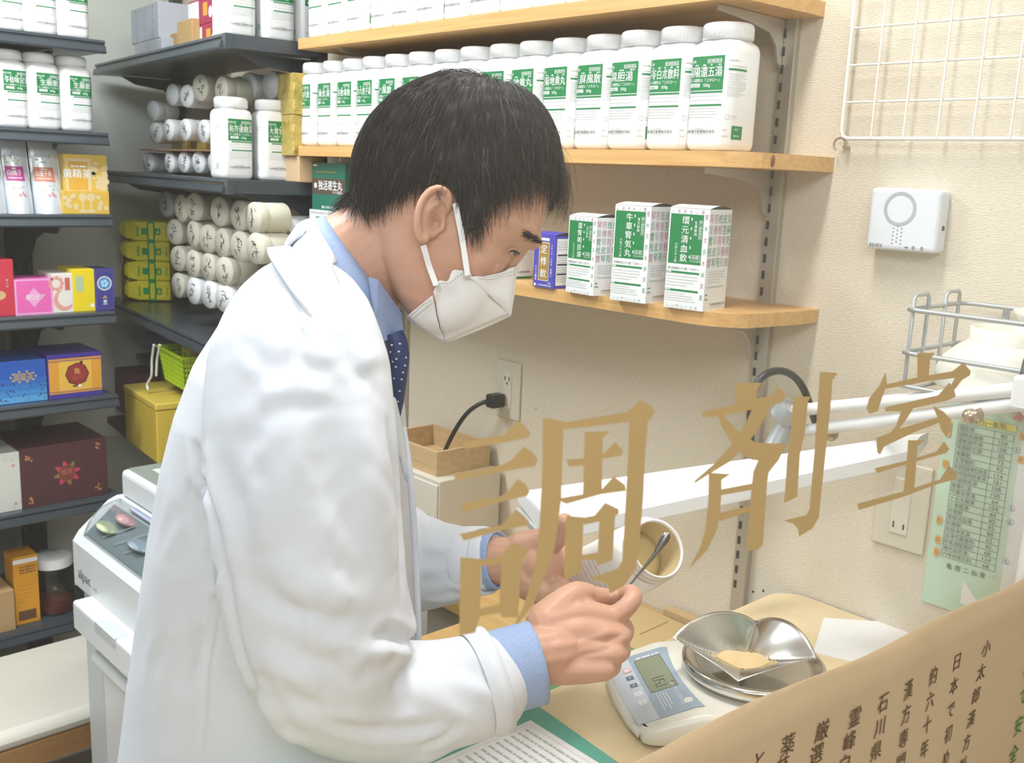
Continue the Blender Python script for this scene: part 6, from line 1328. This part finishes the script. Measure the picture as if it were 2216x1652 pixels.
# shirt collar
SH = mat('shirt_blue', (.27, .37, .62), .8, noise=(900, .1, (.36, .47, .70), (1, 1, 1)))
def ringc(c, ax, hw, n=48):
    return [c + ax * math.cos(a) - FW * hw * math.sin(a) for a in np.arange(n) * 2 * math.pi / n]
def pv(dx, dy, d_): return (RT * dx - UP * dy) * d_ / FPX
top = ringc(dep(788, 580, 1.05), pv(80, 108, 1.05), .0625); mid = ringc(dep(778, 592, 1.05), pv(87, 116, 1.05), .070); low = ringc(dep(764, 606, 1.05), pv(86, 120, 1.05), .078); lw2 = ringc(dep(752, 622, 1.05), pv(98, 118, 1.05), .084)
b = PMB(); b.loft([top, mid, low, lw2], 0, True, False); o = b.build('shirt_collar', SH, PER, solid=.0025)
cp = [(800, 600), (816, 606), (866, 676), (872, 728), (828, 738), (812, 690)]
b = PMB(); ring_ = [dep(x, y, .975 + .00035 * (x - 800) + .02 * max(0, (x - 820) / 50)) for x, y in cp]; b.add(ring_, [tuple(range(6))]); b.build('collar_point', SH, PER, solid=.003)
# chest of the shirt and the tie
b = PMB(); b.pill([dep(805, 690, 1.05), dep(822, 770, 1.055), dep(836, 860, 1.07)], [.026, .026, .020], 18); b.build('shirt_front', SH, PER)
NAVY = mat('tie_navy', (.018, .038, .14), .6); b = PMB(); tp = interp(np.array([dep(852, 722, 1.0), dep(861, 745, 1.0), dep(864, 785, 1.003), dep(864, 830, 1.01), dep(862, 870, 1.02), dep(862, 905, 1.035)]), 24); tr = np.interp(np.linspace(0, 1, 24), [0, .15, .35, .5, .8, 1], [.0095, .0105, .0105, .0085, .0055, .002])
b.tube(tp, tr, 16); TV = np.array(b.v); TF = list(b.f); b.build('tie', NAVY, PER); BT = bvh(TV, TF); b = PMB()
for x, y in ((848, 747), (865, 744), (845, 762), (863, 761), (858, 777), (857, 794), (878, 774), (876, 791), (853, 819), (869, 821), (865, 846), (861, 869), (850, 783), (872, 806)):
    q = cast(BT, x, y)
    if q is not None: n = q[1]; a_ = np.cross(n, UP); a_ /= np.linalg.norm(a_); c_ = np.cross(a_, n); b.add([q[0] + n * .0003 + a_ * .0013 * math.cos(t) + c_ * .0010 * math.sin(t) for t in np.arange(8) * math.pi / 4], [tuple(range(8))])
b.build('tie_dots', mat('dot_white', (.72, .74, .76), .7), PER)
# cuffs
def cuff(ca, cb, ra, rb, sq_=1.0):
    ax = cb - ca; ax /= np.linalg.norm(ax); a1 = UP - ax * (UP @ ax); a1 /= np.linalg.norm(a1); a2 = np.cross(ax, a1); t = np.arange(40) * 2 * math.pi / 40
    R_ = lambda c, r: [c + a1 * r * math.cos(k) + a2 * r * .9 * math.sin(k) for k in t]
    b = PMB(); b.loft([R_(ca, ra * .95), R_(ca * .6 + cb * .4, (ra + rb) / 2), R_(ca * .1 + cb * .9, rb), R_(cb, rb * 1.01), R_(cb, rb * .94), R_(ca * .5 + cb * .5, rb * .86)], 0, True, False); b.build('shirt_cuff', SH, PER)
cuff(dep(1040, 1468, .960), dep(1160, 1434, .976), .041, .0405); cuff(dep(1020, 1214, 1.19), dep(1080, 1212, 1.172), .034, .0335)
# opening rim of the right sleeve
def rim(c, ax, r, n=40, sq=(1, 1)):
    ax = ax / np.linalg.norm(ax); a1 = UP - ax * (UP @ ax); a1 /= np.linalg.norm(a1); a2 = np.cross(ax, a1); return [c + a1 * r * sq[0] * math.cos(k) + a2 * r * sq[1] * math.sin(k) for k in np.arange(n) * 2 * math.pi / n]
ax = dep(1150, 1440, .975) - dep(1040, 1480, .957)
b = PMB(); b.loft([rim(dep(1030, 1483, .955), ax, .0485), rim(dep(1046, 1478, .957), ax, .0515), rim(dep(1072, 1470, .961), ax, .052, sq=(1.0, .95)), rim(dep(1073, 1470, .961), ax, .048, sq=(1, .95)), rim(dep(1040, 1474, .955), ax, .042)], 0, True, False); b.build('sleeve_hem', COAT, PER)
ax = dep(1080, 1212, 1.172) - dep(980, 1222, 1.21)
b = PMB(); b.loft([rim(dep(1015, 1216, 1.195), ax, .042), rim(dep(1052, 1213, 1.182), ax, .040), rim(dep(1053, 1213, 1.182), ax, .037), rim(dep(1030, 1215, 1.19), ax, .034)], 0, True, False); b.build('sleeve_hem', COAT, PER)
# trousers and shoes
TRO = mat('dark_trousers', (.04, .045, .06), .8)
for sg in (-1, 1):
    b = PMB(); g = np.array((hipc[0], hipc[1], 0)) + F0 * .1 * sg; b.tube([g + (0, 0, .62), g + (0, 0, .4), g + (0, 0, .10) - R0 * .03, g + (0, 0, .045) - R0 * .03], [.095, .085, .07, .072], 20); b.build('trouser_leg', TRO, PER)
    b = PMB(); b.pill([g + (0, 0, .034) - R0 * .06, g + (0, 0, .034) + R0 * .10, g + (0, 0, .028) + R0 * .16], [.034, .038, .028], 14); v = np.array(b.v); v[:, 2] = np.maximum(v[:, 2], .001); b.v = [tuple(p) for p in v]; b.build('shoe', mat('black_shoe', (.02, .02, .022), .35), PER)

# ------------------------------------------------ face mask
MK = mat('mask_white', (.88, .87, .86), .8, noise=(1500, .1, (.85, .84, .825), (1, 1, 1)), bump=(1200, .1, .0004, (1, 1, 1)))
def patch(A, B_, C_, D_, bulge, n=14, m=14, scallop=None):
    P = []
    for i in range(n + 1):
        s_ = i / n; row = []
        for j in range(m + 1):
            t = j / m; p = (A * (1 - t) + B_ * t) * (1 - s_) + (D_ * (1 - t) + C_ * t) * s_
            if scallop: p = p + scallop(s_, t)
            row.append(p + bulge * math.sin(math.pi * s_) * math.sin(math.pi * t))
        P.append(row)
    return P
b = PMB()
for sg in (1, -1):
    e1, e2 = M(1000, 585, 134 * sg), M(938, 632, 138 * sg)         # cheek edge of the middle panel (upper, lower)
    f1, f2 = M(1103, 681, 26 * sg), M(962, 741, 20 * sg); c1, c2 = M(1106, 683, 0), M(962, 742, 0)
    up = lambda s_, t: (HU * -.0 + (RT * -.36 - UP * -.93) * .0055 * (1 - s_) ** 3 * (.5 - .5 * math.cos(4 * math.pi * t)))
    b.grid(patch(e1, e2, f2, f1, HY * sg * .004 + HU * .002, scallop=up)); b.grid(patch(f1, f2, c2, c1, HU * .002, 3, 10))
    n1, n0 = M(1117, 577, 20 * sg), M(1119, 576, 0)
    b.grid(patch(M(1014, 600, 128 * sg), f1, f1, n1, HU * .006 + HY * sg * .004, 12, 12)); b.grid(patch(n1, f1, c1, n0, HU * .001, 3, 10))
    b.grid(patch(M(936, 640, 134 * sg), M(884, 682, 96 * sg), M(905, 705, 60 * sg), f2, -HV * .004 + HY * sg * .002, 12, 12)); b.grid(patch(M(884, 682, 96 * sg), M(881, 684, 0), c2, f2, -HV * .002, 10, 6))
for i, p in enumerate(b.v):
    p = np.array(p); q = HB.find_nearest(Vector(p)); n = np.array(q[1]); dd = (p - np.array(q[0])) @ n
    if dd < .003: p = np.array(q[0]) + n * .003
    b.v[i] = tuple(p)
MV = np.array(b.v); MF = list(b.f); mo = b.build('face_mask', MK, PER, solid=.0009)
BM = bvh(MV, MF)
b = PMB()
def mk(x, y): q = cast(BM, x, y); return None if q is None else q[0] - FW * .0009
st = [[(936, 640), (930, 628), (942, 615), (958, 613), (972, 614), (985, 604), (1000, 592), (1015, 590), (1028, 600)], [(1035, 598), (1060, 600), (1085, 594), (1112, 588)], [(1036, 603), (1060, 606), (1085, 600), (1112, 595)], [(932, 650), (915, 660), (900, 674), (890, 682)], [(934, 658), (920, 668), (906, 680), (896, 688)]]
for L_ in st:
    P = interp(np.array(L_, float), 40)
    for k in range(0, 39, 2):
        a_, c_ = mk(*P[k]), mk(*P[k + 1])
        if a_ is not None and c_ is not None and np.linalg.norm(a_ - c_) < .01: b.tube([a_, c_], .00035, 4)
b.build('stitching', mat('stitch_grey', (.42, .42, .42), .7), PER)
for x, y in ((1012, 598), (950, 623)):
    a_ = mk(x, y)
    if a_ is not None: b = PMB(); b.lathe([(.0001, .0003), (.0040, .00025), (.0040, 0)], 20, a_, smooth=False, axis=tuple(cast(BM, x, y)[1] * (1 if cast(BM, x, y)[1] @ FW < 0 else -1))); b.build('strap_weld', mat('weld', (.74, .73, .72), .5), PER)
for (x0, y0, w0), (x1, y1, w1), (x2, y2, w2) in (((985, 440, 166), (1000, 515, 152), (1012, 596, 150)), ((916, 530, 172), (928, 575, 150), (944, 618, 152))):
    b = PMB(); p = interp(np.array([M(x0, y0, w0), M(x1, y1, w1), M(x2, y2, w2)]), 14)
    for i in range(14):
        q = HB.find_nearest(Vector(p[i]))
        if q[0] is not None:
            dd = p[i] - np.array(q[0]); n = np.array(q[1])
            if dd @ n < .0012: p[i] = np.array(q[0]) + n * .0014
    wq = RT * .0026 + UP * .0008; b.loft([[a - wq - FW * .0004, a + wq - FW * .0004, a + wq + FW * .0004, a - wq + FW * .0004] for a in p], 0, False); b.build('ear_loop', MK, PER)

# ================================================================== held bottle and spatula
c0, c1 = dep(1262, 1232, 1.15), dep(1424, 1187, 1.075); axd = (c1 - c0) / np.linalg.norm(c1 - c0)
axd = axd * .72 - FW * .50 + UP * .22; axd /= np.linalg.norm(axd)
t = empty('medicine_bottle', (0, 0, 0), 0, "open white bottle of tan powder held in the man's left hand", 'bottle'); q_ = Vector((0, 0, 1)).rotation_difference(Vector(axd)); t.rotation_mode = 'QUATERNION'; t.rotation_quaternion = q_; LNB = .165
t.location = tuple(c1 - axd * LNB)
b = MB(); rings = []
for i, z in ((.010, 0), (.004, .0015), (.0012, .005), (0, .011), (0, .128), (.001, .136), (.004, .142), (.008, .146)): rings.append(sq(BH - i, max(BR - i * .4, .004) if i < .006 else BR + i * .6, z, 9))
b.loft(rings, cap=False); b.add(rings[0], [tuple(range(len(rings[0])))[::-1]])
b.lathe([(.032, .145), (.0325, .149), (.0345, .150), (.0345, .153), (.0318, .154), (.0318, .156), (.0335, .157), (.0335, .159), (.0318, .160), (.0318, .163), (.0325, .165), (.0300, .165), (.0292, .162), (.0292, .12), (.0292, .10)], 56, cap=False); b.build('bottle_body', mat('held_white', (.84, .82, .78), .35), t)
b = MB(); b.lathe([(.0291, .100), (.0291, .124), (.018, .130), (.0001, .132)], 40); b.build('powder_fill', mat('powder_yellow', (.64, .50, .23), .9), t)
b = MB(); b.lathe([(.0290, .1005), (.0290, .1625)], 56, cap=False); b.build('inner_wall', mat('inner_cream', (.72, .59, .34), .6), t)
s = Sheet(.004); s.para(-.02, .10, .022, .04, 7, .0011, 0, 1, 3); s.build('label_print', [LM[2]], lambda u, v, l: around(u, v, l), t)
t = empty('spatula', (0, 0, 0), 0, 'thin steel spatula dipping into the open bottle in his hands', 'spatula'); SS = mat('spatula_steel', (.32, .32, .32), .28, 1.0)
p0, p1, p2 = dep(1318, 1322, 1.05), dep(1345, 1288, 1.05), dep(1418, 1200, 1.045); b = MB(); b.tube(interp(np.array([p0, p1, p2]), 14), [.0012] * 11 + [.0016, .0021, .0025], 10); b.build('stem', SS, t)
b = MB(); w_ = (p2 - p1) / np.linalg.norm(p2 - p1); sd_ = np.cross(w_, FW); sd_ /= np.linalg.norm(sd_); e_ = dep(1447, 1154, 1.046); b.loft([[p2 - w_ * .002 + sd_ * .002, p2 - w_ * .002 - FW * .001, p2 - w_ * .002 - sd_ * .002, p2 - w_ * .002 + FW * .001]] + [[c + sd_ * r, c - FW * .001, c - sd_ * r, c + FW * .001] for c, r in ((p2 * .7 + e_ * .3, .0036), (p2 * .3 + e_ * .7, .0048), (p2 * .08 + e_ * .92, .0038), (e_, .0015))]); b.build('blade', SS, t)
